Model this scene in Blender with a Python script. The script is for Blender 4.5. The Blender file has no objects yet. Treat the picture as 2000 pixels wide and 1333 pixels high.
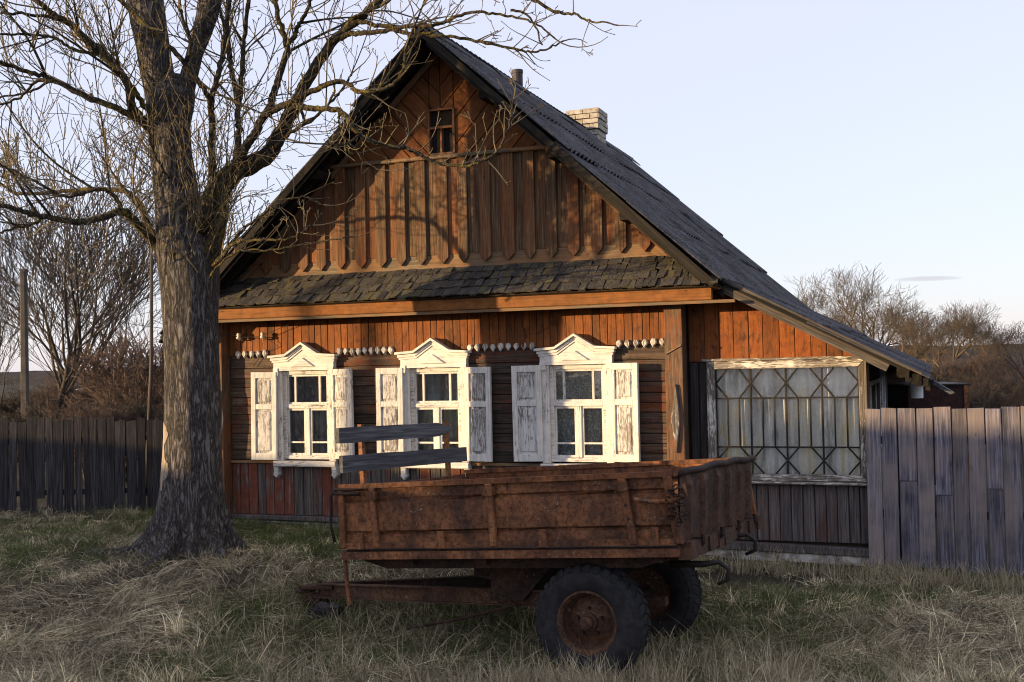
import bpy, math, random
import numpy as np
from mathutils import Vector, Matrix
R = math.radians
random.seed(7)
S = bpy.context.scene
COL = S.collection

# ------------------------------------------------------------------ camera
F, HOR, ROLL, EYE = 2200.0, 713.0, R(1.26), 2.0       # focal length in pixels of a 2000 px wide frame
PITCH = math.atan((HOR - 666.5) / F)
cam = bpy.data.objects.new('camera', bpy.data.cameras.new('camera'))
COL.objects.link(cam)
cam.data.sensor_width = 36.0
cam.data.lens = F / 2000 * 36
cam.data.clip_end = 5000
cam.location = (0, 0, EYE)
cam.matrix_world = (Matrix.Translation((0, 0, EYE)) @ Matrix.Rotation(R(90) + PITCH, 4, 'X')
                    @ Matrix.Rotation(-ROLL, 4, 'Z'))
S.camera = cam
S.render.resolution_x, S.render.resolution_y = 1024, 682

# ------------------------------------------------------------------ light
PHI = R(20.5)                                          # the house front is turned by this much
AX = np.array([math.cos(PHI), -math.sin(PHI), 0.0]); AY = np.array([math.sin(PHI), math.cos(PHI), 0.0])
SUN_A, SUN_E = R(54), R(4.6)
to_sun = (-math.sin(SUN_A) * AX - math.cos(SUN_A) * AY) * math.cos(SUN_E) + np.array([0, 0, math.sin(SUN_E)])
W = bpy.data.worlds.new('World'); S.world = W; W.use_nodes = True
wn = W.node_tree; bg = wn.nodes['Background']
sky = wn.nodes.new('ShaderNodeTexSky'); sky.sky_type = 'NISHITA'; sky.sun_disc = False
sky.sun_elevation = SUN_E
sky.sun_rotation = math.atan2(to_sun[0], to_sun[1])
sky.altitude = 150; sky.air_density = 1.0; sky.dust_density = 0.6; sky.ozone_density = 3.0
veil = wn.nodes.new('ShaderNodeMix'); veil.data_type = 'RGBA'; veil.blend_type = 'ADD'; veil.inputs[0].default_value = 1.0
thin = wn.nodes.new('ShaderNodeMix'); thin.data_type = 'RGBA'; thin.blend_type = 'MULTIPLY'; thin.inputs[0].default_value = 1.0
wn.links.new(sky.outputs[0], thin.inputs[6]); thin.inputs[7].default_value = (0.42, 0.38, 0.40, 1)
wn.links.new(thin.outputs[2], veil.inputs[6]); veil.inputs[7].default_value = (2.06, 2.02, 2.30, 1)      # even thin high cloud
wn.links.new(veil.outputs[2], bg.inputs[0]); bg.inputs[1].default_value = 0.15
sl = bpy.data.lights.new('sun', 'SUN'); sl.energy = 4.0; sl.angle = R(0.55); sl.color = (1.0, 0.69, 0.35)
so = bpy.data.objects.new('sun', sl); COL.objects.link(so)
so.rotation_euler = Vector(to_sun).to_track_quat('Z', 'Y').to_euler()
S.view_settings.view_transform = 'Standard'; S.view_settings.look = 'None'
S.view_settings.exposure = 1.2; S.view_settings.gamma = 1.0
S.view_settings.use_curve_mapping = False
S.render.engine = 'CYCLES'
S.cycles.use_denoising = True; S.cycles.denoising_prefilter = 'ACCURATE'; S.cycles.filter_width = 1.1; S.cycles.max_bounces = 6; S.cycles.transparent_max_bounces = 10
S.cycles.sample_clamp_indirect = 4.0

# ------------------------------------------------------------------ helpers
def ray(u, v):
    x = (u - 1000) / F; y = (666.5 - v) / F
    c, n = math.cos(ROLL), math.sin(ROLL)
    X = x * c + y * n; Z = -x * n + y * c
    cp, sp = math.cos(PITCH), math.sin(PITCH)
    return np.array([X, cp - Z * sp, sp + Z * cp])
def at(u, v, Y):
    r = ray(u, v); return r * (Y / r[1]) + np.array([0, 0, EYE])

def ground_h(x, y):
    x = np.asarray(x, float); y = np.asarray(y, float)
    t = np.clip((y - 8) / 4, 0, 1); t = t * t * (3 - 2 * t)
    h = (-0.03 * np.clip(x, -6, 0) - 0.05 * np.clip(x, 0, 6)) * t - 0.16 * (1 - t)
    h = h + 0.025 * np.sin(x * 1.7 + 0.6 * y) * np.sin(y * 1.3 - 0.4 * x) + 0.012 * np.sin(4.1 * x + 1) * np.sin(3.7 * y)
    h = h + 0.03 * np.exp(-((x + 3.35) ** 2 + (y - 11.9) ** 2) / 0.9)
    far = np.clip((y - 18) / 30, 0, 1)
    return h * (1 - far)

def tag(o, label=None, cat=None, group=None, kind=None):
    if label: o['label'] = label
    if cat: o['category'] = cat
    if group: o['group'] = group
    if kind: o['kind'] = kind
    return o
def empty(name, loc=(0, 0, 0), rz=0.0, label=None, cat=None, group=None, parent=None):
    o = bpy.data.objects.new(name, None); COL.objects.link(o)
    o.location = loc; o.rotation_euler = (0, 0, rz); o.empty_display_size = 0.2
    if parent: o.parent = parent
    return tag(o, label, cat, group)

class MB:
    def __init__(self): self.v = []; self.f = []
    def add(self, vs, fs):
        b = len(self.v); self.v += [tuple(map(float, p)) for p in vs]; self.f += [tuple(i + b for i in f) for f in fs]
    def box(self, x0, x1, y0, y1, z0, z1, jit=0):
        vs = [(x, y, z) for z in (z0, z1) for y in (y0, y1) for x in (x0, x1)]
        if jit: vs = [tuple(c + random.uniform(-jit, jit) for c in p) for p in vs]
        self.add(vs, [(0, 2, 3, 1), (4, 5, 7, 6), (0, 1, 5, 4), (2, 6, 7, 3), (0, 4, 6, 2), (1, 3, 7, 5)])
        return self
    def prism(self, poly, y0, y1, bev=0.0):
        """polygon in (x, z), extruded from the front y0 to the back y1, front edge chamfered"""
        n = len(poly)
        a = sum(poly[i][0] * poly[(i + 1) % n][1] - poly[(i + 1) % n][0] * poly[i][1] for i in range(n))
        if a < 0: poly = poly[::-1]
        if bev:
            ins = inset(poly, bev)
            vs = [(x, y0, z) for x, z in ins] + [(x, y0 + bev, z) for x, z in poly] + [(x, y1, z) for x, z in poly]
            L = 3
        else:
            vs = [(x, y0, z) for x, z in poly] + [(x, y1, z) for x, z in poly]; L = 2
        fs = [tuple(range(n)), tuple(reversed(range((L - 1) * n, L * n)))]
        for k in range(L - 1):
            for i in range(n):
                j = (i + 1) % n
                fs.append((k * n + i, (k + 1) * n + i, (k + 1) * n + j, k * n + j))
        self.add(vs, fs); return self
    def tube(self, pts, rad, n=8, cap=True):
        pts = [np.array(p, float) for p in pts]
        if not hasattr(rad, '__len__'): rad = [rad] * len(pts)
        up = None; rings = []
        for i, p in enumerate(pts):
            t = pts[min(i + 1, len(pts) - 1)] - pts[max(i - 1, 0)]
            t = t / (np.linalg.norm(t) + 1e-9)
            if up is None:
                up = np.array([0, 0, 1.0]) if abs(t[2]) < 0.9 else np.array([1.0, 0, 0])
            a = np.cross(t, up); a /= np.linalg.norm(a) + 1e-9
            b = np.cross(a, t); up = b
            rings.append([p + rad[i] * (math.cos(2 * math.pi * k / n) * a + math.sin(2 * math.pi * k / n) * b) for k in range(n)])
        vs = [q for r in rings for q in r]; fs = []
        for i in range(len(pts) - 1):
            for k in range(n):
                k2 = (k + 1) % n
                fs.append((i * n + k, i * n + k2, (i + 1) * n + k2, (i + 1) * n + k))
        if cap:
            fs.append(tuple(reversed(range(n)))); fs.append(tuple(range((len(pts) - 1) * n, len(pts) * n)))
        self.add(vs, fs); return self
    def lathe(self, prof, n=32, c=(0, 0, 0)):
        """profile (r, y) turned about the y axis through c"""
        m = len(prof)
        vs = [(c[0] + r * math.cos(2 * math.pi * k / n), c[1] + y, c[2] + r * math.sin(2 * math.pi * k / n)) for r, y in prof for k in range(n)]
        fs = []
        for i in range(m - 1):
            for k in range(n):
                k2 = (k + 1) % n
                fs.append((i * n + k, (i + 1) * n + k, (i + 1) * n + k2, i * n + k2))
        self.add(vs, fs); return self
    def obj(self, name, mat, parent=None, smooth=False, matrix=None):
        me = bpy.data.meshes.new(name); me.from_pydata(self.v, [], self.f)
        if mat: me.materials.append(mat)
        if smooth: me.polygons.foreach_set('use_smooth', [True] * len(me.polygons))
        me.update()
        o = bpy.data.objects.new(name, me); COL.objects.link(o)
        if parent: o.parent = parent
        if matrix is not None: o.matrix_local = matrix
        return o

def inset(poly, b):
    n = len(poly); out = []
    for i in range(n):
        p0, p1, p2 = (np.array(poly[i - 1]), np.array(poly[i]), np.array(poly[(i + 1) % n]))
        e1 = (p1 - p0) / (np.linalg.norm(p1 - p0) + 1e-9); e2 = (p2 - p1) / (np.linalg.norm(p2 - p1) + 1e-9)
        n1 = np.array([-e1[1], e1[0]]); n2 = np.array([-e2[1], e2[0]])
        m = n1 + n2; d = max(0.35, 1 + n1 @ n2)
        out.append(tuple(p1 + m * b / d))
    return out
def clip(poly, a, b, c):
    """keep the side a*x + b*z <= c of a convex polygon"""
    out = []
    for i in range(len(poly)):
        p, q = poly[i], poly[(i + 1) % len(poly)]
        dp, dq = a * p[0] + b * p[1] - c, a * q[0] + b * q[1] - c
        if dp <= 0: out.append(p)
        if (dp < 0 < dq) or (dq < 0 < dp):
            t = dp / (dp - dq); out.append((p[0] + t * (q[0] - p[0]), p[1] + t * (q[1] - p[1])))
    res = []
    for p in out:
        if not res or math.hypot(p[0] - res[-1][0], p[1] - res[-1][1]) > 1e-4: res.append(p)
    if len(res) > 1 and math.hypot(res[0][0] - res[-1][0], res[0][1] - res[-1][1]) < 1e-4: res.pop()
    return res
def poly_area(p):
    return abs(sum(p[i][0] * p[(i + 1) % len(p)][1] - p[(i + 1) % len(p)][0] * p[i][1] for i in range(len(p)))) / 2

def seg_mesh(name, segs, mat, parent=None, sides=3):
    """many thin tapering rods, each a little open prism, as one mesh"""
    A = np.array([s[0] for s in segs], float); B = np.array([s[1] for s in segs], float)
    ra = np.array([s[2] for s in segs]); rb = np.array([s[3] for s in segs])
    d = B - A; d /= np.linalg.norm(d, axis=1, keepdims=True) + 1e-9
    B = B + d * (rb * 0.6)[:, None]
    ref = np.where(np.abs(d[:, 2:3]) < 0.9, np.array([[0, 0, 1.0]]), np.array([[1.0, 0, 0]]))
    a = np.cross(d, ref); a /= np.linalg.norm(a, axis=1, keepdims=True) + 1e-9
    b = np.cross(a, d); n = len(A); V = np.zeros((n, 2 * sides, 3))
    for k in range(sides):
        c, s_ = math.cos(2 * math.pi * k / sides), math.sin(2 * math.pi * k / sides)
        o = c * a + s_ * b
        V[:, k] = A + o * ra[:, None]; V[:, sides + k] = B + o * rb[:, None]
    q = np.array([[k, (k + 1) % sides, sides + (k + 1) % sides, sides + k] for k in range(sides)])
    Fq = (np.arange(n)[:, None, None] * 2 * sides + q[None]).reshape(-1, 4)
    return raw_mesh(name, V.reshape(-1, 3), Fq, mat, parent, smooth=True)
def raw_mesh(name, V, Fc, mat, parent=None, smooth=False, col=None):
    me = bpy.data.meshes.new(name); k = Fc.shape[1]; nf = len(Fc)
    me.vertices.add(len(V)); me.vertices.foreach_set('co', np.ascontiguousarray(V, np.float32).ravel())
    me.loops.add(nf * k); me.loops.foreach_set('vertex_index', np.ascontiguousarray(Fc, np.int32).ravel())
    me.polygons.add(nf); me.polygons.foreach_set('loop_start', np.arange(0, nf * k, k, dtype=np.int32))
    if smooth: me.polygons.foreach_set('use_smooth', np.ones(nf, bool))
    if col is not None:
        at_ = me.color_attributes.new('tint', 'FLOAT_COLOR', 'POINT')
        at_.data.foreach_set('color', np.ascontiguousarray(col, np.float32).ravel())
    if mat: me.materials.append(mat)
    me.update(calc_edges=True)
    o = bpy.data.objects.new(name, me); COL.objects.link(o)
    if parent: o.parent = parent
    return o

# ------------------------------------------------------------------ materials
class NT:
    def __init__(self, name):
        self.m = bpy.data.materials.new(name); self.m.use_nodes = True
        self.t = self.m.node_tree; self.b = self.t.nodes['Principled BSDF']
        self.out = self.t.nodes['Material Output']
        self.b.inputs['Specular IOR Level'].default_value = 0.25
    def n(self, ty, **kw):
        nd = self.t.nodes.new(ty)
        for k, v in kw.items(): setattr(nd, k, v)
        return nd
    def put(self, sock, val):
        if isinstance(val, bpy.types.NodeSocket): self.t.links.new(val, sock)
        elif isinstance(val, (tuple, list)) and len(val) == 3 and sock.type == 'RGBA': sock.default_value = (*val, 1)
        else: sock.default_value = val
    def coord(self, scale=(1, 1, 1), rnd=True, src='Object'):
        tc = self.n('ShaderNodeTexCoord'); v = tc.outputs[src]
        if rnd:
            oi = self.n('ShaderNodeObjectInfo'); ml = self.n('ShaderNodeVectorMath', operation='SCALE')
            ml.inputs[0].default_value = (37.0, 53.0, 71.0); self.put(ml.inputs['Scale'], oi.outputs['Random'])
            ad = self.n('ShaderNodeVectorMath', operation='ADD'); self.put(ad.inputs[0], v); self.put(ad.inputs[1], ml.outputs[0]); v = ad.outputs[0]
        mp = self.n('ShaderNodeVectorMath', operation='MULTIPLY'); self.put(mp.inputs[0], v); mp.inputs[1].default_value = scale
        return mp.outputs[0]
    def noise(self, vec, scale=1, detail=4, rough=0.55, dist=0.0):
        nd = self.n('ShaderNodeTexNoise'); self.put(nd.inputs['Vector'], vec)
        for k, v in (('Scale', scale), ('Detail', detail), ('Roughness', rough), ('Distortion', dist)): nd.inputs[k].default_value = v
        return nd.outputs['Fac']
    def voro(self, vec, scale=1, feature='F1', out='Distance'):
        nd = self.n('ShaderNodeTexVoronoi', feature=feature); self.put(nd.inputs['Vector'], vec); nd.inputs['Scale'].default_value = scale
        return nd.outputs[out]
    def rand(self): return self.n('ShaderNodeObjectInfo').outputs['Random']
    def ramp(self, fac, stops):
        nd = self.n('ShaderNodeValToRGB'); self.put(nd.inputs[0], fac); cr = nd.color_ramp
        while len(cr.elements) < len(stops): cr.elements.new(0.5)
        for e, (p, c) in zip(cr.elements, stops):
            e.position = p; e.color = (*c, 1) if hasattr(c, '__len__') else (c, c, c, 1)
        return nd.outputs[0]
    def mix(self, fac, a, b, mode='MIX'):
        nd = self.n('ShaderNodeMix', data_type='RGBA', blend_type=mode)
        self.put(nd.inputs[0], fac); self.put(nd.inputs[6], a); self.put(nd.inputs[7], b); return nd.outputs[2]
    def math(self, op, a, b=0.0, c=0.0):
        nd = self.n('ShaderNodeMath', operation=op); self.put(nd.inputs[0], a); self.put(nd.inputs[1], b); self.put(nd.inputs[2], c); return nd.outputs[0]
    def bump(self, h, strength=0.4, dist=0.01):
        nd = self.n('ShaderNodeBump'); self.put(nd.inputs['Height'], h); nd.inputs['Strength'].default_value = strength; nd.inputs['Distance'].default_value = dist
        self.put(self.b.inputs['Normal'], nd.outputs[0]); return nd
    def fin(self, col, rough=0.85, metal=0.0):
        self.put(self.b.inputs['Base Color'], col); self.put(self.b.inputs['Roughness'], rough); self.b.inputs['Metallic'].default_value = metal
        return self.m

def wood(name, dark, light, paint=None, amount=0.5, axis='Z', fine=1.0, paint2=None, vary=0.35, edge=0.09, dirt=0.0, warm=None, flake=1.0):
    """weathered planks; 'amount' is how much paint is left"""
    t = NT(name)
    g = {'Z': (55, 55, 2.2), 'X': (2.2, 55, 55), 'Y': (55, 2.2, 55)}[axis]
    p = {'Z': (26, 26, 4.5), 'X': (4.5, 26, 26), 'Y': (26, 4.5, 26)}[axis]
    p = tuple(k * flake for k in p)
    grain = t.noise(t.coord(tuple(k * fine for k in g)), 1, 7, 0.62, 0.6)
    broad = t.noise(t.coord(tuple(k * 0.12 for k in g)), 1, 4, 0.6, 0.3)
    col = t.ramp(grain, [(0.28, tuple(c * 0.35 for c in dark)), (0.45, dark), (0.68, light)])
    col = t.mix(t.ramp(broad, [(0.35, 0.0), (0.7, 0.6)]), col, tuple(0.55 * c for c in dark))
    if warm: col = t.mix(t.math('MULTIPLY', t.ramp(t.noise(t.coord((1.3, 1.3, 1.3)), 1.5, 3), [(0.4, 0.0), (0.65, 1.0)]), 0.75), col, warm)
    r = t.rand()
    h = grain
    if paint:
        m1 = t.noise(t.coord(p), 1, 9, 0.68, 0.4)
        m2 = t.noise(t.coord((1.6, 1.6, 1.6)), 1, 4, 0.6)
        m = t.math('ADD', t.math('MULTIPLY', m1, 0.62), t.math('MULTIPLY', m2, 0.38))
        m = t.math('ADD', m, t.math('MULTIPLY', t.math('SUBTRACT', r, 0.5), vary * 0.35))
        th = 0.5 + (0.5 - amount) * 0.42
        mask = t.ramp(m, [(max(0.0, th - edge * 0.5), 0.0), (min(1.0, th + edge * 0.5), 1.0)])
        pv = t.noise(t.coord((9, 9, 9)), 1, 5, 0.6)
        pc = t.mix(t.ramp(pv, [(0.35, 0.0), (0.65, 1.0)]), tuple(paint), tuple(paint2 or [c * 0.6 for c in paint]))
        pc = t.mix(t.math('MULTIPLY', t.ramp(grain, [(0.3, 1.0), (0.5, 0.0)]), 0.55), pc, tuple(c * 0.3 for c in paint))
        col = t.mix(mask, col, pc)
        h = t.math('ADD', grain, t.math('MULTIPLY', mask, 0.5))
    val = t.n('ShaderNodeHueSaturation'); t.put(val.inputs['Color'], col)
    t.put(val.inputs['Value'], t.math('ADD', 1 - vary * 0.5, t.math('MULTIPLY', r, vary))); col = val.outputs[0]
    if dirt:
        sp = t.noise(t.coord((14, 14, 7)), 1, 6, 0.7)
        col = t.mix(t.math('MULTIPLY', t.ramp(sp, [(0.52, 0.0), (0.66, 1.0)]), dirt), col, (0.02, 0.015, 0.012))
    kn = t.voro(t.coord({'Z': (7, 7, 2.6), 'X': (2.6, 7, 7), 'Y': (7, 2.6, 7)}[axis]), 1)
    col = t.mix(t.ramp(kn, [(0.03, 0.75), (0.075, 0.0)]), col, (0.03, 0.018, 0.01))
    t.bump(h, 0.6, 0.006)
    return t.fin(col, 0.82)

GREY_D, GREY_L = (0.085, 0.07, 0.058), (0.24, 0.2, 0.165)
RED, RED2 = (0.29, 0.105, 0.026), (0.19, 0.06, 0.018)
M = {}
M['gable'] = wood('gable boards', (0.10, 0.064, 0.036), (0.30, 0.215, 0.13), (0.2, 0.066, 0.02), 0.42, 'Z', paint2=(0.14, 0.042, 0.016), vary=0.5, edge=0.3)
M['chevron'] = wood('chevron boards', (0.15, 0.07, 0.03), (0.3, 0.15, 0.065), (0.23, 0.076, 0.022), 0.66, 'Z', vary=0.3, edge=0.35)
M['upper'] = wood('upper boards', (0.12, 0.05, 0.022), (0.26, 0.12, 0.05), (0.26, 0.088, 0.023), 0.6, 'Z', paint2=RED2, vary=0.35, edge=0.25, dirt=0.6)
M['log'] = wood('horizontal boards', (0.08, 0.056, 0.042), (0.22, 0.155, 0.105), (0.15, 0.045, 0.018), 0.34, 'X', paint2=(0.1, 0.034, 0.016), vary=0.4, edge=0.12, dirt=0.5)
M['logdark'] = wood('darkened horizontal boards', (0.045, 0.035, 0.03), (0.12, 0.085, 0.06), (0.14, 0.035, 0.015), 0.27, 'X', vary=0.4, edge=0.12, dirt=0.5)
M['lower'] = wood('lower boards', (0.08, 0.07, 0.065), (0.24, 0.2, 0.175), (0.145, 0.042, 0.024), 0.40, 'Z', paint2=(0.10, 0.03, 0.018), vary=0.5, edge=0.1)
M['beam'] = wood('painted beam', (0.17, 0.075, 0.03), (0.3, 0.15, 0.06), (0.30, 0.115, 0.03), 0.68, 'X', vary=0.1, edge=0.3)
M['post'] = wood('corner post', (0.09, 0.065, 0.045), (0.22, 0.17, 0.12), (0.26, 0.085, 0.03), 0.4, 'Z', vary=0.15, edge=0.2, dirt=0.4)
M['trimwood'] = wood('bare trim', (0.13, 0.1, 0.07), (0.3, 0.23, 0.15), None, axis='X', vary=0.2, warm=(0.3, 0.15, 0.06))
M['trimz'] = wood('bare trim upright', (0.13, 0.1, 0.07), (0.3, 0.23, 0.15), (0.26, 0.08, 0.025), 0.4, 'Z', vary=0.2, edge=0.2)
M['annexgrey'] = wood('annex lower boards', (0.075, 0.066, 0.066), (0.2, 0.172, 0.165), (0.13, 0.05, 0.03), 0.2, 'Z', vary=0.35, edge=0.2)
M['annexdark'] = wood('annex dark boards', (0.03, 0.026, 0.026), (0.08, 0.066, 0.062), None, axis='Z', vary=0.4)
M['annexred'] = wood('annex upper boards', (0.13, 0.05, 0.02), (0.25, 0.11, 0.04), (0.28, 0.09, 0.022), 0.62, 'Z', paint2=(0.2, 0.055, 0.016), vary=0.3, edge=0.2, dirt=0.75)
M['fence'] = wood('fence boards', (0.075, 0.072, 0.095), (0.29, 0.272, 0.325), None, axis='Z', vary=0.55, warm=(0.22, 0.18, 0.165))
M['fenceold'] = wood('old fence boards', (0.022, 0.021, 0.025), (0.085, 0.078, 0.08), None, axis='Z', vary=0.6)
M['plank'] = wood('trailer plank', (0.06, 0.06, 0.066), (0.15, 0.148, 0.155), None, axis='Y', vary=0.2)
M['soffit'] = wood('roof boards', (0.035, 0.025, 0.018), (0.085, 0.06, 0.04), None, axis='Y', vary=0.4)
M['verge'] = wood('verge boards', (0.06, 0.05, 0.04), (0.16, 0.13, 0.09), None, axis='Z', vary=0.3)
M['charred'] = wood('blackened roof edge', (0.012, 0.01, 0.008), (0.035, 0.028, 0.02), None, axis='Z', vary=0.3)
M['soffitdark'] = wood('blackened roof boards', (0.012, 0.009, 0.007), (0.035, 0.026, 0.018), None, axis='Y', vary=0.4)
M['vergepale'] = wood('pale verge board', (0.06, 0.05, 0.042), (0.155, 0.13, 0.105), None, axis='Z', vary=0.2)
M['backing'] = wood('dark backing', (0.02, 0.015, 0.01), (0.04, 0.028, 0.018), None, axis='Z', vary=0)
M['white'] = wood('peeling white frame', (0.22, 0.195, 0.175), (0.44, 0.40, 0.36), (0.575, 0.565, 0.55), 0.70, 'Z', flake=2.3, paint2=(0.72, 0.69, 0.64), vary=0.12, edge=0.035)
M['whitex'] = wood('peeling white rail', (0.22, 0.195, 0.175), (0.44, 0.40, 0.36), (0.575, 0.565, 0.55), 0.66, 'X', flake=2.3, paint2=(0.72, 0.69, 0.64), vary=0.12, edge=0.035)
M['whitepanel'] = wood('flaking shutter panel', (0.22, 0.195, 0.175), (0.44, 0.40, 0.36), (0.575, 0.565, 0.55), 0.54, 'Z', flake=2.3, paint2=(0.575, 0.565, 0.55), vary=0.2, edge=0.035)
M['whitetop'] = wood('white cornice', (0.22, 0.195, 0.175), (0.44, 0.40, 0.36), (0.575, 0.565, 0.55), 0.80, 'X', flake=2.3, paint2=(0.76, 0.73, 0.68), vary=0.1, edge=0.035)
M['annexframe'] = wood('annex frame upright', (0.12, 0.1, 0.085), (0.3, 0.26, 0.22), (0.7, 0.67, 0.62), 0.36, 'Z', flake=2.3, vary=0.15, edge=0.05)
M['annexframex'] = wood('annex frame rail', (0.12, 0.1, 0.085), (0.3, 0.26, 0.22), (0.72, 0.68, 0.6), 0.42, 'X', flake=2.3, vary=0.15, edge=0.05)
M['grille'] = wood('grille bar', (0.02, 0.018, 0.016), (0.055, 0.047, 0.04), (0.2, 0.18, 0.16), 0.1, 'Z', vary=0.3)
M['shingle'] = wood('shingles', (0.05, 0.045, 0.04), (0.13, 0.115, 0.105), (0.085, 0.075, 0.022), 0.2, 'Z', vary=0.7, edge=0.2)

def rust_mat(name, a, b, c, spots=0.4):
    t = NT(name); v = t.coord((1, 1, 1), rnd=True)
    n1 = t.noise(v, 2.3, 8, 0.68, 0.4); n2 = t.noise(v, 30, 7, 0.75); n3 = t.noise(t.coord((9, 9, 1.6)), 1, 6, 0.7)
    col = t.ramp(n1, [(0.36, a), (0.5, b), (0.62, c)])
    col = t.mix(t.ramp(n2, [(0.46, 0.0), (0.62, 0.7)]), col, tuple(0.4 * k for k in a))
    col = t.mix(t.math('MULTIPLY', t.ramp(n3, [(0.5, 0.0), (0.68, 1.0)]), 0.65), col, (0.018, 0.012, 0.01))
    sp = t.noise(v, 46, 4, 0.6); zone = t.noise(v, 2.1, 3)
    f = t.math('MULTIPLY', t.ramp(sp, [(0.62, 0.0), (0.67, 1.0)]), t.ramp(zone, [(0.5, 0.0), (0.6, spots)]))
    col = t.mix(f, col, (0.26, 0.24, 0.19))
    t.bump(n2, 0.5, 0.006); t.b.inputs['Specular IOR Level'].default_value = 0.3
    return t.fin(col, t.ramp(n2, [(0.3, 0.62), (0.7, 0.95)]))
M['rust'] = rust_mat('rusty steel', (0.055, 0.024, 0.013), (0.165, 0.066, 0.029), (0.28, 0.115, 0.046), 0.8)
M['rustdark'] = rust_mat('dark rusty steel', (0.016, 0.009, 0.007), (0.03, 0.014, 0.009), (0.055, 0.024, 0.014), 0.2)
M['rustlight'] = rust_mat('orange rust', (0.085, 0.034, 0.016), (0.17, 0.064, 0.025), (0.27, 0.1, 0.036), 0.4)
M['rustgate'] = rust_mat('lichened steel', (0.04, 0.02, 0.013), (0.075, 0.034, 0.02), (0.11, 0.055, 0.026), 0.8)
def simple(name, col, rough=0.8, var=0.3, sc=12, bump=0.3):
    t = NT(name); n1 = t.noise(t.coord(), sc, 5, 0.6)
    c = t.mix(t.ramp(n1, [(0.3, 0.0), (0.7, 1.0)]), tuple(k * (1 - var) for k in col), tuple(min(1, k * (1 + var)) for k in col))
    t.bump(n1, bump, 0.008); return t.fin(c, rough)
M['rubber'] = simple('old rubber', (0.017, 0.017, 0.019), 0.8, 0.5, 18)
M['black'] = simple('black iron', (0.02, 0.016, 0.014), 0.6, 0.4, 30)
M['pole'] = simple('concrete pole', (0.085, 0.075, 0.066), 0.9, 0.25, 6)
M['porcelain'] = simple('porcelain', (0.55, 0.5, 0.42), 0.35, 0.2, 20, 0.05)
M['enamel'] = simple('white enamel', (0.7, 0.71, 0.74), 0.4, 0.08, 12, 0.03)
M['redpanel'] = rust_mat('red oxide panel', (0.02, 0.008, 0.007), (0.035, 0.012, 0.01), (0.06, 0.018, 0.014), 0.0)
M['pipe'] = simple('flue pipe', (0.04, 0.032, 0.036), 0.5, 0.4, 14)
M['bluepaint'] = simple('blue paint', (0.07, 0.09, 0.32), 0.6, 0.2, 4)
M['palepaint'] = simple('pale sheet', (0.62, 0.62, 0.66), 0.5, 0.1, 4)
M['yellowpaint'] = simple('ochre paint', (0.42, 0.3, 0.1), 0.7, 0.1, 4)
M['barewood'] = wood('barked wood', (0.2, 0.16, 0.12), (0.5, 0.43, 0.33), None, axis='Z', vary=0)
M['bluecurtain'] = simple('blue curtain', (0.1, 0.13, 0.28), 0.9, 0.3, 8)
M['darkroom'] = simple('dark room', (0.012, 0.01, 0.01), 0.9, 0.2, 4)  # darkness of unlit rooms put into a near-black colour

def conc():
    t = NT('whitewashed plinth'); v = t.coord(rnd=False)
    n1 = t.noise(v, 5, 6, 0.7, 0.5)
    col = t.ramp(n1, [(0.4, (0.12, 0.11, 0.10)), (0.5, (0.3, 0.28, 0.26)), (0.58, (0.58, 0.56, 0.54))])
    t.bump(t.noise(v, 18, 6, 0.7), 0.8, 0.02); return t.fin(col, 0.95)
M['plinth'] = conc()
def roofmat():
    t = NT('asbestos sheet'); v = t.coord()
    n1 = t.noise(v, 2.4, 6, 0.65); n2 = t.noise(v, 38, 5, 0.7); n3 = t.noise(v, 9, 5, 0.7)
    col = t.ramp(n1, [(0.36, (0.022, 0.022, 0.026)), (0.64, (0.10, 0.098, 0.108))])
    col = t.mix(t.ramp(n2, [(0.52, 0.0), (0.62, 0.7)]), col, (0.17, 0.168, 0.18))
    col = t.mix(t.ramp(n3, [(0.57, 0.0), (0.66, 0.7)]), col, (0.05, 0.05, 0.022))
    col = t.mix(t.math('MULTIPLY', t.rand(), 0.35), col, (0.03, 0.03, 0.034))
    t.bump(n2, 0.5, 0.008); return t.fin(col, 0.9)
M['sheet'] = roofmat()
def brickm():
    t = NT('silicate brick'); v = t.coord()
    n1 = t.noise(v, 14, 6, 0.65)
    col = t.ramp(n1, [(0.35, (0.2, 0.18, 0.15)), (0.5, (0.42, 0.39, 0.34)), (0.7, (0.55, 0.52, 0.46))])
    col = t.mix(t.math('MULTIPLY', t.rand(), 0.75), col, (0.24, 0.205, 0.165))
    t.bump(n1, 0.5, 0.01); return t.fin(col, 0.92)
M['brick'] = brickm(); M['mortar'] = simple('mortar', (0.09, 0.08, 0.06), 0.95, 0.3, 20)
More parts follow.
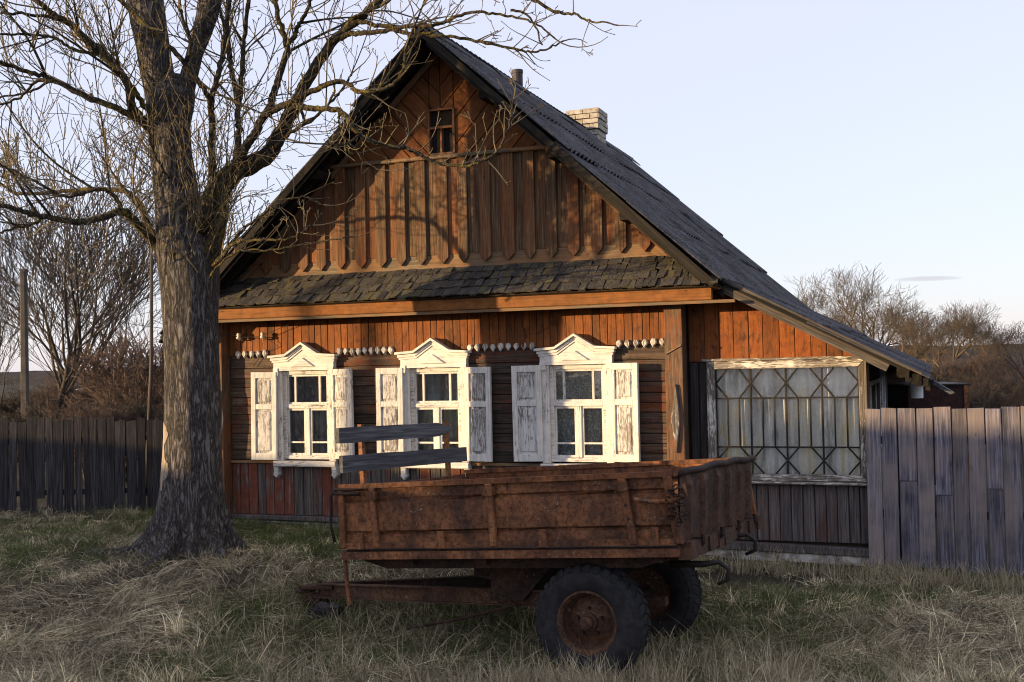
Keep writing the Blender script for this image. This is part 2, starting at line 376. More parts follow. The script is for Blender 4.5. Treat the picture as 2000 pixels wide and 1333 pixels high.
def barkm(name, dark, light, lichen=0.3, moss=(0.16, 0.12, 0.02), sc=1.0):
    t = NT(name); v = t.coord((26 * sc, 26 * sc, 4.6 * sc), rnd=False); w_ = t.coord((60 * sc, 60 * sc, 15 * sc), rnd=False)
    n_ = t.noise(v, 1, 3, 0.5, 0.9); rdg = t.math('ABSOLUTE', t.math('MULTIPLY_ADD', n_, 5.0, -2.5))
    n2 = t.noise(w_, 1, 6, 0.7, 0.4); rd2 = t.math('ABSOLUTE', t.math('MULTIPLY_ADD', n2, 4.0, -2.0))
    h = t.math('ADD', t.math('MULTIPLY', t.math('MINIMUM', rdg, 0.9), 0.62), t.math('MULTIPLY', rd2, 0.45))
    col = t.ramp(h, [(0.08, tuple(0.25 * c for c in dark)), (0.34, dark), (0.85, light)])
    z = t.noise(t.coord((1, 1, 1), rnd=False), 1.7, 4, 0.6); s_ = t.noise(t.coord((1, 1, 1), rnd=False), 22, 5, 0.7)
    col = t.mix(t.math('MULTIPLY', t.ramp(z, [(0.45, 0.0), (0.6, 1.0)]), t.ramp(s_, [(0.48, 0.0), (0.6, lichen)])), col, moss)
    t.bump(h, 1.0, 0.03); return t.fin(col, 0.95)
M['bark'] = barkm('furrowed bark', (0.095, 0.085, 0.082), (0.33, 0.30, 0.29), 0.4, (0.13, 0.11, 0.06))
M['limb'] = barkm('limb bark', (0.08, 0.067, 0.05), (0.22, 0.18, 0.125), 1.0, (0.26, 0.19, 0.03), 1.6)
M['twig'] = simple('twig bark', (0.13, 0.105, 0.064), 0.85, 0.35, 5)
M['fartwig'] = simple('far twigs', (0.09, 0.07, 0.05), 0.9, 0.3, 1.5)
M['greytwig'] = simple('grey twigs', (0.06, 0.05, 0.042), 0.9, 0.3, 1.5)
M['redtwig'] = simple('reddish twigs', (0.105, 0.075, 0.06), 0.9, 0.3, 1.5)
M['wire'] = simple('wire', (0.03, 0.028, 0.026), 0.5, 0.1)

def glassm(name, tint, refl=0.10, rough=0.02):
    t = NT(name); tr = t.n('ShaderNodeBsdfTransparent'); tr.inputs[0].default_value = (*tint, 1)
    gl = t.n('ShaderNodeBsdfGlossy'); gl.inputs['Roughness'].default_value = rough
    fr = t.n('ShaderNodeFresnel'); fr.inputs['IOR'].default_value = 1.5
    nz = t.noise(t.coord((1, 1, 1)), 7, 4, 0.6)
    bp = t.n('ShaderNodeBump'); t.put(bp.inputs['Height'], nz); bp.inputs['Strength'].default_value = 0.08; bp.inputs['Distance'].default_value = 0.02
    t.put(gl.inputs['Normal'], bp.outputs[0])
    df = t.n('ShaderNodeBsdfDiffuse'); df.inputs[0].default_value = (0.4, 0.4, 0.4, 1)
    mx = t.n('ShaderNodeMixShader'); t.put(mx.inputs[0], t.math('ADD', fr.outputs[0], refl)); t.put(mx.inputs[1], tr.outputs[0]); t.put(mx.inputs[2], gl.outputs[0])
    m2 = t.n('ShaderNodeMixShader'); t.put(m2.inputs[0], t.ramp(t.noise(t.coord((1, 1, 1)), 30, 6, 0.7), [(0.45, 0.0), (0.8, 0.09)])); t.put(m2.inputs[1], mx.outputs[0]); t.put(m2.inputs[2], df.outputs[0])
    t.put(t.out.inputs['Surface'], m2.outputs[0]); return t.m
M['glass'] = glassm('window glass', (0.85, 0.88, 0.87), 0.05)
M['frost'] = glassm('dusty glass', (1.0, 1.0, 0.98), 0.03, 0.12)
def lace():
    t = NT('lace curtain'); v = t.coord((1, 1, 1))
    w = t.noise(v, 9, 3, 0.5, 2.2); ln = t.ramp(t.math('ABSOLUTE', t.math('SUBTRACT', w, 0.5)), [(0.0, 1.0), (0.035, 0.0)])
    col = t.mix(ln, (0.26, 0.28, 0.31), (0.85, 0.86, 0.9)); return t.fin(col, 0.95)
M['lace'] = lace()
def drape():
    t = NT('pale drape'); v = t.coord((1, 1, 1), rnd=False)
    n1 = t.noise(t.coord((4.5, 0.3, 0.9), rnd=False), 1, 5, 0.65, 0.8)
    col = t.ramp(n1, [(0.36, (0.34, 0.35, 0.37)), (0.45, (0.7, 0.71, 0.73)), (0.54, (0.88, 0.88, 0.88)), (0.60, (0.88, 0.77, 0.54)), (0.65, (0.76, 0.77, 0.78))])  # upright streaks: fold shading and yellow reflections put into the colour
    return t.fin(col, 0.95)
M['drape'] = drape()
def foldm():
    t = NT('grey curtain'); n1 = t.noise(t.coord((9, 0.3, 0.5)), 1, 4, 0.6, 0.4); n2 = t.noise(t.coord((1, 1, 1)), 3, 3)  # fold shading painted into the colour as upright streaks
    return t.fin(t.mix(t.ramp(n2, [(0.4, 0.0), (0.6, 0.6)]), t.ramp(n1, [(0.36, (0.10, 0.11, 0.115)), (0.52, (0.36, 0.38, 0.39)), (0.64, (0.66, 0.67, 0.66))]), (0.07, 0.075, 0.08)), 0.95)
M['curtain'] = foldm()

def groundm():
    t = NT('soil and thatch'); v = t.coord(rnd=False)
    n1 = t.noise(v, 1.1, 5, 0.6); n2 = t.noise(v, 30, 6, 0.75)
    col = t.ramp(n1, [(0.38, (0.016, 0.018, 0.008)), (0.5, (0.03, 0.026, 0.016)), (0.66, (0.05, 0.042, 0.028))])
    col = t.mix(t.ramp(n2, [(0.4, 0.0), (0.7, 0.6)]), col, (0.075, 0.064, 0.042))
    t.bump(n2, 1.0, 0.03); return t.fin(col, 0.97)
M['ground'] = groundm()
def hillm():
    t = NT('leafless woodland'); v = t.coord(rnd=False)
    n1 = t.noise(v, 0.25, 8, 0.75)
    col = t.ramp(n1, [(0.35, (0.03, 0.024, 0.02)), (0.65, (0.08, 0.06, 0.046))])
    t.bump(n1, 1.0, 2.0); return t.fin(col, 1.0)
M['hill'] = hillm()
def bladem():
    t = NT('grass blades'); a = t.n('ShaderNodeVertexColor'); a.layer_name = 'tint'
    tr = t.n('ShaderNodeBsdfTranslucent'); t.put(tr.inputs[0], a.outputs[0])
    t.fin(a.outputs[0], 0.75); mx = t.n('ShaderNodeMixShader'); mx.inputs[0].default_value = 0.25
    t.put(mx.inputs[1], t.b.outputs[0]); t.put(mx.inputs[2], tr.outputs[0]); t.put(t.out.inputs['Surface'], mx.outputs[0]); return t.m
M['blade'] = bladem()

# ------------------------------------------------------------------ ground and far land
def axis_pts(lo, hi, fine_lo, fine_hi, step):
    a = list(np.arange(fine_lo, fine_hi, step)); k = step; x = fine_lo
    while x > lo: k *= 1.35; x -= k; a.insert(0, max(x, lo))
    k = step; x = a[-1]
    while x < hi: k *= 1.35; x += k; a.append(min(x, hi))
    return np.array(a)
gx = axis_pts(-1500, 1500, -9, 9, 0.12); gy = axis_pts(-300, 2500, 5, 18, 0.12)
GX, GY = np.meshgrid(gx, gy); GZ = ground_h(GX, GY)
ni, nj = GX.shape
idx = np.arange(ni * nj).reshape(ni, nj)
quads = np.stack([idx[:-1, :-1], idx[:-1, 1:], idx[1:, 1:], idx[1:, :-1]], -1).reshape(-1, 4)
g = raw_mesh('ground', np.stack([GX, GY, GZ], -1).reshape(-1, 3), quads, M['ground'], smooth=True)
tag(g, 'uneven yard ground under dead grass', 'ground', kind='structure')

def hill(name, Y, x0, x1, h, seed, label):
    rng = np.random.default_rng(seed); n = 220; xs = np.linspace(x0, x1, n)
    top = h * (0.8 + 0.25 * np.sin(xs / (0.35 * Y) + seed)) + np.convolve(rng.normal(0, 1, n), np.ones(3) / 3, 'same') * h * 0.05
    rows = [(0.0, 0.0), (0.35, 0.55), (0.7, 0.9), (1.0, 1.0), (1.6, 0.9), (3.0, 0.0)]
    V = np.array([[x, Y + dy * Y * 0.25, max(0.0, t * f) - (0.5 if f == 0 else 0) + (rng.normal(0, h * .02) if f else 0)] for dy, f in rows for x, t in zip(xs, top)])
    ii = np.arange(len(rows) * n).reshape(len(rows), n)
    q = np.stack([ii[:-1, :-1], ii[:-1, 1:], ii[1:, 1:], ii[1:, :-1]], -1).reshape(-1, 4)
    o = raw_mesh(name, V, q, M['hill']); tag(o, label, 'hill', kind='structure'); return o
hill('hill', 240, -420, 10, 4.6, 1, 'low wooded hill on the skyline left of the house')
hill('hill', 200, 20, 380, 5.6, 2, 'low wooded hill on the skyline right of the house')

# ------------------------------------------------------------------ the house
house = empty('wooden_house', (*(at(445, 900, 14.4)[:2]), 0), -PHI,
              'old red brown wooden house with three white shuttered windows and steep grey roof', 'house')
HO = np.array([*house.location[:2], 0])
def hp(s, y, z): return HO + AX * s + AY * y + np.array([0, 0, z])     # house frame to world
RS, RZ, SL = 3.10, 5.92, 0.928                # ridge position, height, slope
EAVE_R, EAVE_L = 6.42, -0.62
def roof_z(s): return RZ - SL * abs(s - RS)
A0 = (6.36, roof_z(6.36)); A1 = (8.42, 1.80); ASL = (A0[1] - A1[1]) / (A1[0] - A0[0])
def aroof_z(s): return A0[1] - ASL * (s - A0[0])
BACK = 9.0

def vboard(parent, name, x0, x1, z0, z1, yf, yb, mat, bev=0.005, gap=0.0042, top=None, point=0.0, lean=0.0):
    poly = [(x0 + gap + lean, z0), (x1 - gap + lean, z0), (x1 - gap, z1), (x0 + gap, z1)]
    if point:
        w = (x1 - x0) / 2 - gap; xm = (x0 + x1) / 2
        poly = [(xm - w, z0 + point), (xm, z0), (xm + w, z0 + point), (xm + w, z1), (xm - w, z1)]
    if top:
        for a, b, c in top: poly = clip(poly, a, b, c)
    if len(poly) < 3 or poly_area(poly) < 0.0012: return None
    return MB().prism(poly, yf, yb, bev).obj(name, mat, parent)

# shells that carry the boards
fw = MB()
OPEN = [(c - 0.36, c + 0.36) for c in (1.17, 2.93, 4.69)]
x = -0.08
for a, b in OPEN: fw.box(x, a, 0.03, 0.14, -0.2, 3.2); fw.box(a, b, 0.03, 0.14, -0.2, 0.86); fw.box(a, b, 0.03, 0.14, 2.0, 3.2); x = b
fw.box(x, 5.90, 0.03, 0.14, -0.2, 3.2)
front = fw.obj('front_wall', M['backing'], house)
sw = MB()
sw.box(-0.08, 0.06, 0.14, BACK - 0.6, -0.2, 2.45); sw.box(-0.08, 8.0, BACK - 0.6, BACK - 0.5, -0.2, 1.95)
for k in range(18): sw.box(-0.105, -0.08, 0.16, BACK - 0.62, 0.2 + k * 0.122, 0.2 + k * 0.122 + 0.117)
sw.obj('side_wall', M['log'], house)
gback = MB().prism([(EAVE_L + 0.35, 3.1), (6.1, 3.1), (RS, 5.70)], -0.055, 0.02)
gable = gback.obj('gable', M['backing'], house)
bk = MB().prism([(0, 1.95), (6.2, 1.95), (6.2, 2.8), (RS, 5.6), (0, 2.8)], BACK - 0.58, BACK - 0.52); bk.obj('back_gable', M['backing'], house)

rnd = random.Random(3)
# lower vertical boards
x = 0.06
while x < 5.72:
    w = min(rnd.uniform(0.115, 0.145), 5.74 - x)
    if w > 0.03: vboard(front, 'wall_board', x, x + w, 0.19, 0.83, rnd.uniform(-0.003, 0.004), 0.028, M['lower'])
    x += w
# horizontal boards between the windows
rows = [0.87]
while rows[-1] < 2.12: rows.append(rows[-1] + rnd.uniform(0.105, 0.13))
rows[-1] = 2.19
bays = [(0.06, 0.76), (1.58, 2.52), (3.34, 4.28), (5.10, 5.73)]
for bi, (a, b) in enumerate(bays):
    for z0, z1 in zip(rows[:-1], rows[1:]):
        mat = M['logdark'] if bi == 2 or rnd.random() < 0.2 else M['log']  # bay in the trunk's shadow painted darker; elsewhere dark boards come at random
        MB().prism([(a, z0 + 0.003), (b, z0 + 0.003), (b, z1 - 0.003), (a, z1 - 0.003)], rnd.uniform(-0.004, 0.004), 0.028, 0.006).obj('wall_board', mat, front)
# upper vertical boards
x = 0.06
while x < 5.72:
    w = min(rnd.uniform(0.078, 0.115), 5.74 - x)
    if w > 0.02: vboard(front, 'wall_board', x, x + w, 2.19 + rnd.uniform(-0.006, 0.006), 2.72, rnd.uniform(-0.022, -0.016), 0.028, M['upper'], gap=0.0022)
    x += w
MB().prism([(0.06, 0.832), (5.73, 0.832), (5.73, 0.866), (0.06, 0.866)], -0.035, 0.028, 0.006).obj('rail', M['trimwood'], front)
MB().prism([(0.03, 0.13), (5.78, 0.10), (5.78, 0.186), (0.03, 0.186)], -0.06, 0.028, 0.01).obj('base_board', M['annexgrey'], front)
MB().box(-0.08, 5.95, -0.03, 0.028, -0.25, 0.11).obj('plinth', M['plinth'], front)
# white drop ornaments
for a, b, n in ((0.20, 0.60, 5), (1.66, 2.36, 9), (3.39, 4.16, 9), (5.19, 5.68, 6)):
    for k in range(n):
        c = a + (b - a) * k / (n - 1); z = 2.205 + rnd.uniform(-0.006, 0.006); r = rnd.uniform(0.9, 1.06)
        p = [(-0.018, 0.045), (0.018, 0.045), (0.036, 0.01), (0.026, -0.014), (0.0, -0.05), (-0.026, -0.014), (-0.036, 0.01)]
        a_ = rnd.uniform(-.15, .15)
        MB().prism([(c + r * (q[0] * math.cos(a_) - q[1] * math.sin(a_)), z + r * (q[1] + q[0] * math.sin(a_))) for q in p], -0.05, -0.017, 0.01).obj('drop_ornament', M['whitepanel'], front)
# corner posts with long white diamonds
for a, b, zt in ((-0.10, 0.055, 2.66), (5.735, 5.935, 2.68)):
    post = MB().prism([(a, -0.05), (b, -0.05), (b, zt), (a, zt)], -0.17, 0.03, 0.008).obj('corner_post', M['post'], house)
    c = (a + b) / 2 + (0.01 if a > 1 else 0.03); h = 0.37
    MB().prism([(c, 1.38 - h), (c + 0.052, 1.40), (c + 0.006, 1.38 + h), (c - 0.052, 1.37)], -0.205, -0.168, 0.012).obj('diamond', M['annexframe' if a > 1 else 'whitepanel'], post)
MB().prism([(5.75, 2.075), (5.92, 2.165), (5.925, 2.185), (5.755, 2.095)], -0.185, -0.168).obj('batten', M['trimwood'], house)

# windows
def window(c, seed):
    r_ = random.Random(seed); w = MB()
    L, Rr, B, T = c - 0.335, c + 0.335, 0.885, 1.985
    fr = w
    for a, b, z0, z1 in ((L, L + 0.045, B, T), (Rr - 0.045, Rr, B, T), (L + .045, Rr - .045, T - 0.05, T), (L + .045, Rr - .045, B, B + 0.05), (L + .045, Rr - .045, 1.515, 1.57)):
        fr.prism([(a, z0), (b, z0), (b, z1), (a, z1)], -0.005, 0.12, 0.005)
    win = fr.obj('window', M['whitex'], house)
    for a, b in ((c - 0.425, L), (Rr, c + 0.425)): MB().prism([(a, 0.87), (b, 0.87), (b, T), (a, T)], -0.055, 0.14, 0.006).obj('casing', M['white'], win)
    sh = MB()
    li, ri = L + 0.045, Rr - 0.045
    sh.prism([(c - .032, B + .05), (c + .032, B + .05), (c + .032, 1.515), (c - .032, 1.515)], 0.005, 0.07, 0.004)
    for a, b in ((li, c - 0.032), (c + 0.032, ri)):
        for q in ((a, a + 0.022, B + .05, 1.515), (b - 0.022, b, B + .05, 1.515), (a + .022, b - .022, B + .05, B + .075), (a + .022, b - .022, 1.49, 1.515), (a + .022, b - .022, 1.085, 1.105)):
            sh.prism([(q[0], q[2]), (q[1], q[2]), (q[1], q[3]), (q[0], q[3])], 0.02, 0.06)
    for q in ((li, ri, 1.57, 1.592), (li, ri, T - .072, T - .05), (li, li + .02, 1.592, T - .072), (ri - .02, ri, 1.592, T - .072), (c - .185, c - .16, 1.592, T - .072), (c + .16, c + .185, 1.592, T - .072)):
        sh.prism([(q[0], q[2]), (q[1], q[2]), (q[1], q[3]), (q[0], q[3])], 0.02, 0.06)
    sh.obj('sash', M['white'], win)
    for a, b, z0, z1 in ((li + .02, c - .185, 1.592, T - .072), (c - .16, c + .16, 1.592, T - .072), (c + .185, ri - .02, 1.592, T - .072),
                         (li + .022, c - .054, 1.105, 1.49), (c + .054, ri - .022, 1.105, 1.49), (li + .022, c - .054, B + .075, 1.085), (c + .054, ri - .022, B + .075, 1.085)):
        MB().box(-(b - a) / 2 - .004, (b - a) / 2 + .004, -.002, .002, -(z1 - z0) / 2 - .004, (z1 - z0) / 2 + .004).obj('pane', M['glass'], win, matrix=Matrix.Translation(((a + b) / 2, .04, (z0 + z1) / 2)) @ Matrix.Rotation(r_.uniform(-.02, .02), 4, 'Z') @ Matrix.Rotation(r_.uniform(-.012, .012), 4, 'X'))
    # curtains hang in folds behind the glass
    n = 40; cm = MB(); vs = []
    for k in range(n + 1):
        x = L - 0.02 + (Rr - L + 0.04) * k / n; y = 0.125 + 0.022 * math.sin(k * 1.05 + seed) + 0.012 * math.sin(k * 2.3)
        vs += [(x, y, 0.93), (x, y + 0.01, 2.0)]
    cm.add(vs, [(2 * k, 2 * k + 2, 2 * k + 3, 2 * k + 1) for k in range(n)])
    cm.obj('curtain', M['lace'] if seed == 3 else M['curtain'], win, smooth=True)
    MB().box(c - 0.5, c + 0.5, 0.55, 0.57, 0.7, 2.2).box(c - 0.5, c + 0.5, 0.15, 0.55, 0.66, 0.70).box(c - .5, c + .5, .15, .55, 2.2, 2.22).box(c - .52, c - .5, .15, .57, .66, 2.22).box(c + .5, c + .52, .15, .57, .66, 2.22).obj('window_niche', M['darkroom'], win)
    # head: frieze board, peaked mouldings and small pediment
    hd = MB()
    path = [(-0.475, 2.15), (-0.235, 2.165), (0, 2.31), (0.235, 2.165), (0.475, 2.15)]
    hd.prism([(c - 0.425, 1.988), (c + 0.425, 1.988), (c + 0.425, 2.135), (c + 0.235, 2.15), (c, 2.295), (c - 0.235, 2.15), (c - 0.425, 2.135)], -0.075, 0.0)
    def strip(lo, hi, yf, inn):
        for (xa, za), (xb, zb) in zip(path[:-1], path[1:]):
            k0 = 1 - inn / 0.475
            hd.prism([(c + xa * k0, za + lo), (c + xb * k0, zb + lo), (c + xb * k0, zb + hi), (c + xa * k0, za + hi)], yf, -0.02)
    strip(-0.035, -0.003, -0.10, 0.02); strip(0.0, 0.028, -0.135, 0.0); strip(-0.062, -0.038, -0.088, 0.035)
    hd.prism([(c - 0.16, 2.035), (c + 0.16, 2.035), (c, 2.145)], -0.098, -0.07, 0.008)
    hd.prism([(c - 0.425, 1.93), (c - 0.36, 1.93), (c - 0.36, 2.02), (c - 0.425, 2.02)], -0.088, -0.05); hd.prism([(c + 0.36, 1.93), (c + 0.425, 1.93), (c + 0.425, 2.02), (c + 0.36, 2.02)], -0.088, -0.05)
    hd.obj('window_head', M['whitetop'], win)
    sl_ = MB().prism([(c - 0.44, 0.80), (c + 0.44, 0.80), (c + 0.44, 0.868), (c - 0.44, 0.868)], -0.10, 0.0, 0.008)
    for sx in (-0.41, 0.41):
        sl_.prism([(c + sx - .035, 0.798), (c + sx + .035, 0.798), (c + sx + .032, 0.73), (c + sx + .04, 0.70), (c + sx, 0.655), (c + sx - .04, 0.70), (c + sx - .032, 0.73)], -0.085, -0.002, 0.008)
    sl_.obj('window_sill', M['whitex'], win)
    return win
def shutter(c, side, ang, dz=0.0, drop=0.0):
    """a shutter turned back against the wall; built about its hinge line"""
    w, z0, z1 = 0.345, 0.90 + dz, 1.995 + dz
    sgn = side; f = MB(); X = lambda q: sgn * q
    zm = z1 - 0.40
    for a, b, p0, p1 in ((0, .062, z0, z1), (w - .062, w, z0, z1), (.062, w - .062, z1 - .075, z1), (.062, w - .062, zm - .065, zm), (.062, w - .062, z0, z0 + .085)):
        f.prism([(X(a), p0), (X(b), p0), (X(b), p1), (X(a), p1)], -0.04, -0.003, 0.004)
    Mx = Matrix.Translation((c + sgn * 0.40, -0.06, 0)) @ Matrix.Rotation(-sgn * ang, 4, 'Z') @ Matrix.Rotation(drop, 4, 'Y')
    o = f.obj('shutter', M['white'], house, matrix=Mx)
    for p0, p1 in ((zm, z1 - .075), (z0 + .085, zm - .065)):
        k = .022
        p = MB().prism([(X(.062), p0), (X(w - .062), p0), (X(w - .062), p1), (X(.062), p1)], -0.02, -0.005)
        p.prism([(X(.062 + k), p0 + k), (X(w - .062 - k), p0 + k), (X(w - .062 - k), p1 - k), (X(.062 + k), p1 - k)], -0.033, -0.0195, 0.012)
        p.obj('shutter_panel', M['whitepanel'], o)
    return o
for i, c in enumerate((1.17, 2.93, 4.69)):
    window(c, i + 1)
    shutter(c, -1, R((6, 4, 5)[i]), (-0.02, -0.0, -0.005)[i], R((0.6, 0.2, -0.4)[i]))
    shutter(c, 1, R((12, 7, 12)[i]), (0.0, -0.01, 0.0)[i], R((-0.5, 0.3, 0.2)[i]))

# beam, soffit, little shingled roof under the gable
MB().prism([(-0.22, 2.635), (6.32, 2.635), (6.32, 2.775), (-0.22, 2.775)], -0.47, -0.42, 0.008).obj('beam', M['beam'], house)
MB().prism([(-0.2, 2.60), (6.55, 2.60), (6.55, 2.632), (-0.2, 2.632)], -0.45, -0.40).obj('beam_trim', M['trimwood'], house)
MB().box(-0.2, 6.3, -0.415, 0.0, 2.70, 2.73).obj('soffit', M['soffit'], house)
pent = MB().prism([(-0.22, 2.79), (6.42, 2.79), (6.0, 3.12), (-0.1, 3.12)], 0, 0.001)
pent = MB(); pent.add([(-0.22, -0.52, 2.775), (6.40, -0.52, 2.775), (6.02, -0.05, 3.14), (-0.2, -0.05, 3.14), (-0.22, -0.40, 2.735), (6.40, -0.40, 2.735), (6.02, -0.05, 3.0), (-0.2, -0.05, 3.0)],
         [(0, 1, 2, 3), (4, 7, 6, 5), (0, 4, 5, 1), (1, 5, 6, 2), (3, 7, 4, 0)])
pent = pent.obj('pent_roof', M['soffit'], house)
d0 = np.array([0, -0.545, 2.775]); d1 = np.array([0, -0.05, 3.155]); dd = d1 - d0; LL = np.linalg.norm(dd); dd /= LL
nn = np.array([0, -dd[2], dd[1]])
nrow = 4; expo = LL / nrow; cnt = 0
for r_ in range(nrow):
    x = -0.25 - rnd.uniform(0, .1); xe = 6.40 - 0.40 * (r_ * expo) / LL
    while x < xe - 0.03:
        w = rnd.uniform(0.07, 0.106); x2 = min(x + w, xe + 0.02)
        b = d0 + dd * (r_ * expo + rnd.uniform(-0.016, 0.01)); t_ = b + dd * (expo * 1.45 if r_ < nrow - 1 else expo)
        lift = 0.018 + rnd.uniform(0, 0.018); th = rnd.uniform(0.010, 0.02); sk = rnd.uniform(-0.02, 0.02); ti = rnd.uniform(-.012, .012)
        m = MB(); vs = []
        for q, li in ((b, lift), (t_, 0.004)):
            for xx in (x + 0.002, x2 - 0.002):
                for h in (li, li + th):
                    vs.append((xx + (sk if q is t_ else 0), *(q + nn * (h + (ti if xx > x + .01 else 0) * (q is b)))[1:]))
        m.add(vs, [(0, 2, 3, 1), (1, 3, 7, 5), (0, 1, 5, 4), (2, 6, 7, 3), (4, 5, 7, 6), (0, 4, 6, 2)])
        m.obj('shingle', M['shingle'], pent); cnt += 1
        x = x2
# gable: base board, pointed boards, rail, chevron boards, little window
TOPR = (SL, 1, RZ - 0.14 + SL * RS); TOPL = (-SL, 1, RZ - 0.14 - SL * RS)     # underside of the roof at the gable
TOPS = [TOPR, TOPL]
MB().prism([(-0.05, 3.13), (6.02, 3.13), (5.90, 3.33), (0.1, 3.33)], -0.075, -0.055, 0.004).obj('gable_base_board', M['trimwood'], gable)
x = -0.1; k = 0
while x < 6.1:
    w = rnd.uniform(0.255, 0.285); wo = w * rnd.uniform(0.50, 0.56)
    vboard(gable, 'gable_board', x, x + w, 3.315, 4.47, -0.082, -0.056, M['gable'], top=TOPS, bev=0.002, gap=0.002)
    vboard(gable, 'gable_board', x + w - wo / 2, x + w + wo / 2, 3.205 + rnd.uniform(-0.006, 0.006), 4.468, -0.115, -0.083, M['gable'], top=TOPS, point=0.075)
    x += w
MB().prism([(1.52, 4.44), (4.60, 4.44), (4.56, 4.485), (1.56, 4.485)], -0.15, -0.056, 0.01).obj('gable_rail', M['trimwood'], gable)
GW = (2.955, 3.27, 4.50, 5.03)
def diag(sgn):
    t = np.array([sgn * math.sin(R(43)), math.cos(R(43))]); n_ = np.array([t[1], -t[0]])
    o = np.array([RS, 4.4]); q = -2.2
    while q < 2.4:
        w = rnd.uniform(0.185, 0.215)
        strip = [tuple(o + n_ * q + t * -3), tuple(o + n_ * (q + w) + t * -3), tuple(o + n_ * (q + w) + t * 3), tuple(o + n_ * q + t * 3)]
        q += w
        poly = strip
        for a, b, c in TOPS + [(0, -1, -4.486), (-sgn, 0, -sgn * (RS + 0.0))]: poly = clip(poly, a, b, c) if len(poly) > 2 else []
        if len(poly) < 3: continue
        cut = [poly]
        # leave the window out
        xs = GW[1] if sgn > 0 else GW[0]
        a1 = clip(poly, -sgn, 0, -sgn * xs); rest = clip(poly, sgn, 0, sgn * xs)
        cut = [a1] + ([clip(rest, 0, -1, -GW[3])] if len(rest) > 2 else [])
        for pl in cut:
            if len(pl) < 3 or poly_area(pl) < 0.003: continue
            cx = sum(p[0] for p in pl) / len(pl); cz = sum(p[1] for p in pl) / len(pl)
            ang = math.atan2(t[0], t[1]); ca, sa = math.cos(ang), math.sin(ang)
            loc = [((p[0] - cx) * ca - (p[1] - cz) * sa, (p[0] - cx) * sa + (p[1] - cz) * ca) for p in pl]
            loc = inset(loc if sum(loc[i][0] * loc[(i + 1) % len(loc)][1] - loc[(i + 1) % len(loc)][0] * loc[i][1] for i in range(len(loc))) > 0 else loc[::-1], 0.005)
            MB().prism(loc, -0.03, 0.0, 0.004).obj('gable_board', M['chevron'], gable, matrix=Matrix.Translation((cx, -0.06, cz)) @ Matrix.Rotation(ang, 4, 'Y'))
diag(1); diag(-1)
gw = MB()
a, b, z0, z1 = GW
for q in ((a - .02, a + .01, z0, z1), (b - .01, b + .02, z0, z1), (a + .01, b - .01, z1 - .015, z1 + .01), (a + .01, b - .01, z0 - .01, z0 + .015), (a + .01, b - .01, 4.80, 4.83), ((a + b) / 2 - .012, (a + b) / 2 + .014, z0 + .015, 4.80)):
    gw.prism([(q[0], q[2]), (q[1], q[2]), (q[1], q[3]), (q[0], q[3])], -0.115, -0.058, 0.003)
gwo = gw.obj('gable_window', M['post'], gable)
MB().box(a, b, -0.0595, -0.0565, z0, z1).obj('opening_shade_panel', M['darkroom'], gwo)  # flat dark sheet in place of the unlit attic inside

# roof: boards below, corrugated sheets above
roofs = MB()
deck = []
def slope_pt(s, off): return (s, roof_z(s) + off)
for side in (1, -1):
    e = EAVE_R if side > 0 else EAVE_L
    L = abs(e - RS); n = 22
    for k in range(n):
        sa, sb = RS + side * L * (k + 0.03) / n, RS + side * L * (k + 0.97) / n
        za, zb = roof_z(sa) - 0.075, roof_z(sb) - 0.075
        y0 = -0.50 + rnd.uniform(-0.05, 0.05)
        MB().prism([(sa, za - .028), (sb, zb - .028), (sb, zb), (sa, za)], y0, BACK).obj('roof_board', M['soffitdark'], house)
rf = MB()   # rafters under the boards
for side in (1, -1):
    e = EAVE_R if side > 0 else EAVE_L
    for y0 in (-0.34, 0.9, 2.2, 3.5, 4.8, 6.1, 7.4, 8.6):
        rf.prism([(RS, RZ - .105), (e, roof_z(e) - .105), (e, roof_z(e) - .19), (RS, RZ - .20)], y0, y0 + 0.07)
rf.obj('rafter', M['soffitdark'], house)
def sheet_mesh(wd, lg):
    nx = 64; th = 0.007; vs = []; fs = []
    for k in range(nx + 1):
        x = wd * k / nx; z = 0.024 * math.sin(2 * math.pi * x / 0.15)
        vs += [(x, 0, z), (x, lg, z), (x, 0, z - th), (x, lg, z - th)]
    for k in range(nx):
        b = 4 * k; c = b + 4
        fs += [(b, c, c + 1, b + 1), (b + 2, b + 3, c + 3, c + 2), (b, b + 2, c + 2, c)]
    fs += [(0, 1, 3, 2), (4 * nx, 4 * nx + 2, 4 * nx + 3, 4 * nx + 1)]
    return vs, fs
SHW, SHL = 1.13, 1.30
vs, fs = sheet_mesh(SHW, SHL)
sheet_proto = None
def place_sheet(e_bottom, up, out_n, y0, lift):
    """bottom edge point (s, z), unit vector up the slope (s, z), normal; sheet x runs along the house depth"""
    global sheet_proto
    if sheet_proto is None:
        m = MB(); m.add(vs, fs); sheet_proto = m.obj('roof_sheet', M['sheet'], house, smooth=False); o = sheet_proto
    else:
        o = sheet_proto.copy(); COL.objects.link(o); o.parent = house
    sg = 1 if up[0] < 0 else -1                        # right slope runs back, left slope is mirrored
    ex = Vector((0, sg, 0)); ey = Vector((up[0], 0, up[1])); ez = ex.cross(ey)
    tilt = rnd.uniform(-0.014, 0.014)
    ey = (ey - ez * rnd.uniform(.016, .03)).normalized(); ez = ex.cross(ey); lift = lift + .026
    ez = (ez + ex * tilt).normalized(); ex = ey.cross(ez)
    p = Vector((e_bottom[0], y0 if sg > 0 else y0 + SHW, e_bottom[1])) + ez * lift
    o.matrix_local = Matrix(((ex.x, ey.x, ez.x, p.x), (ex.y, ey.y, ez.y, p.y), (ex.z, ey.z, ez.z, p.z), (0, 0, 0, 1)))
cs = 1 / math.hypot(1, SL)
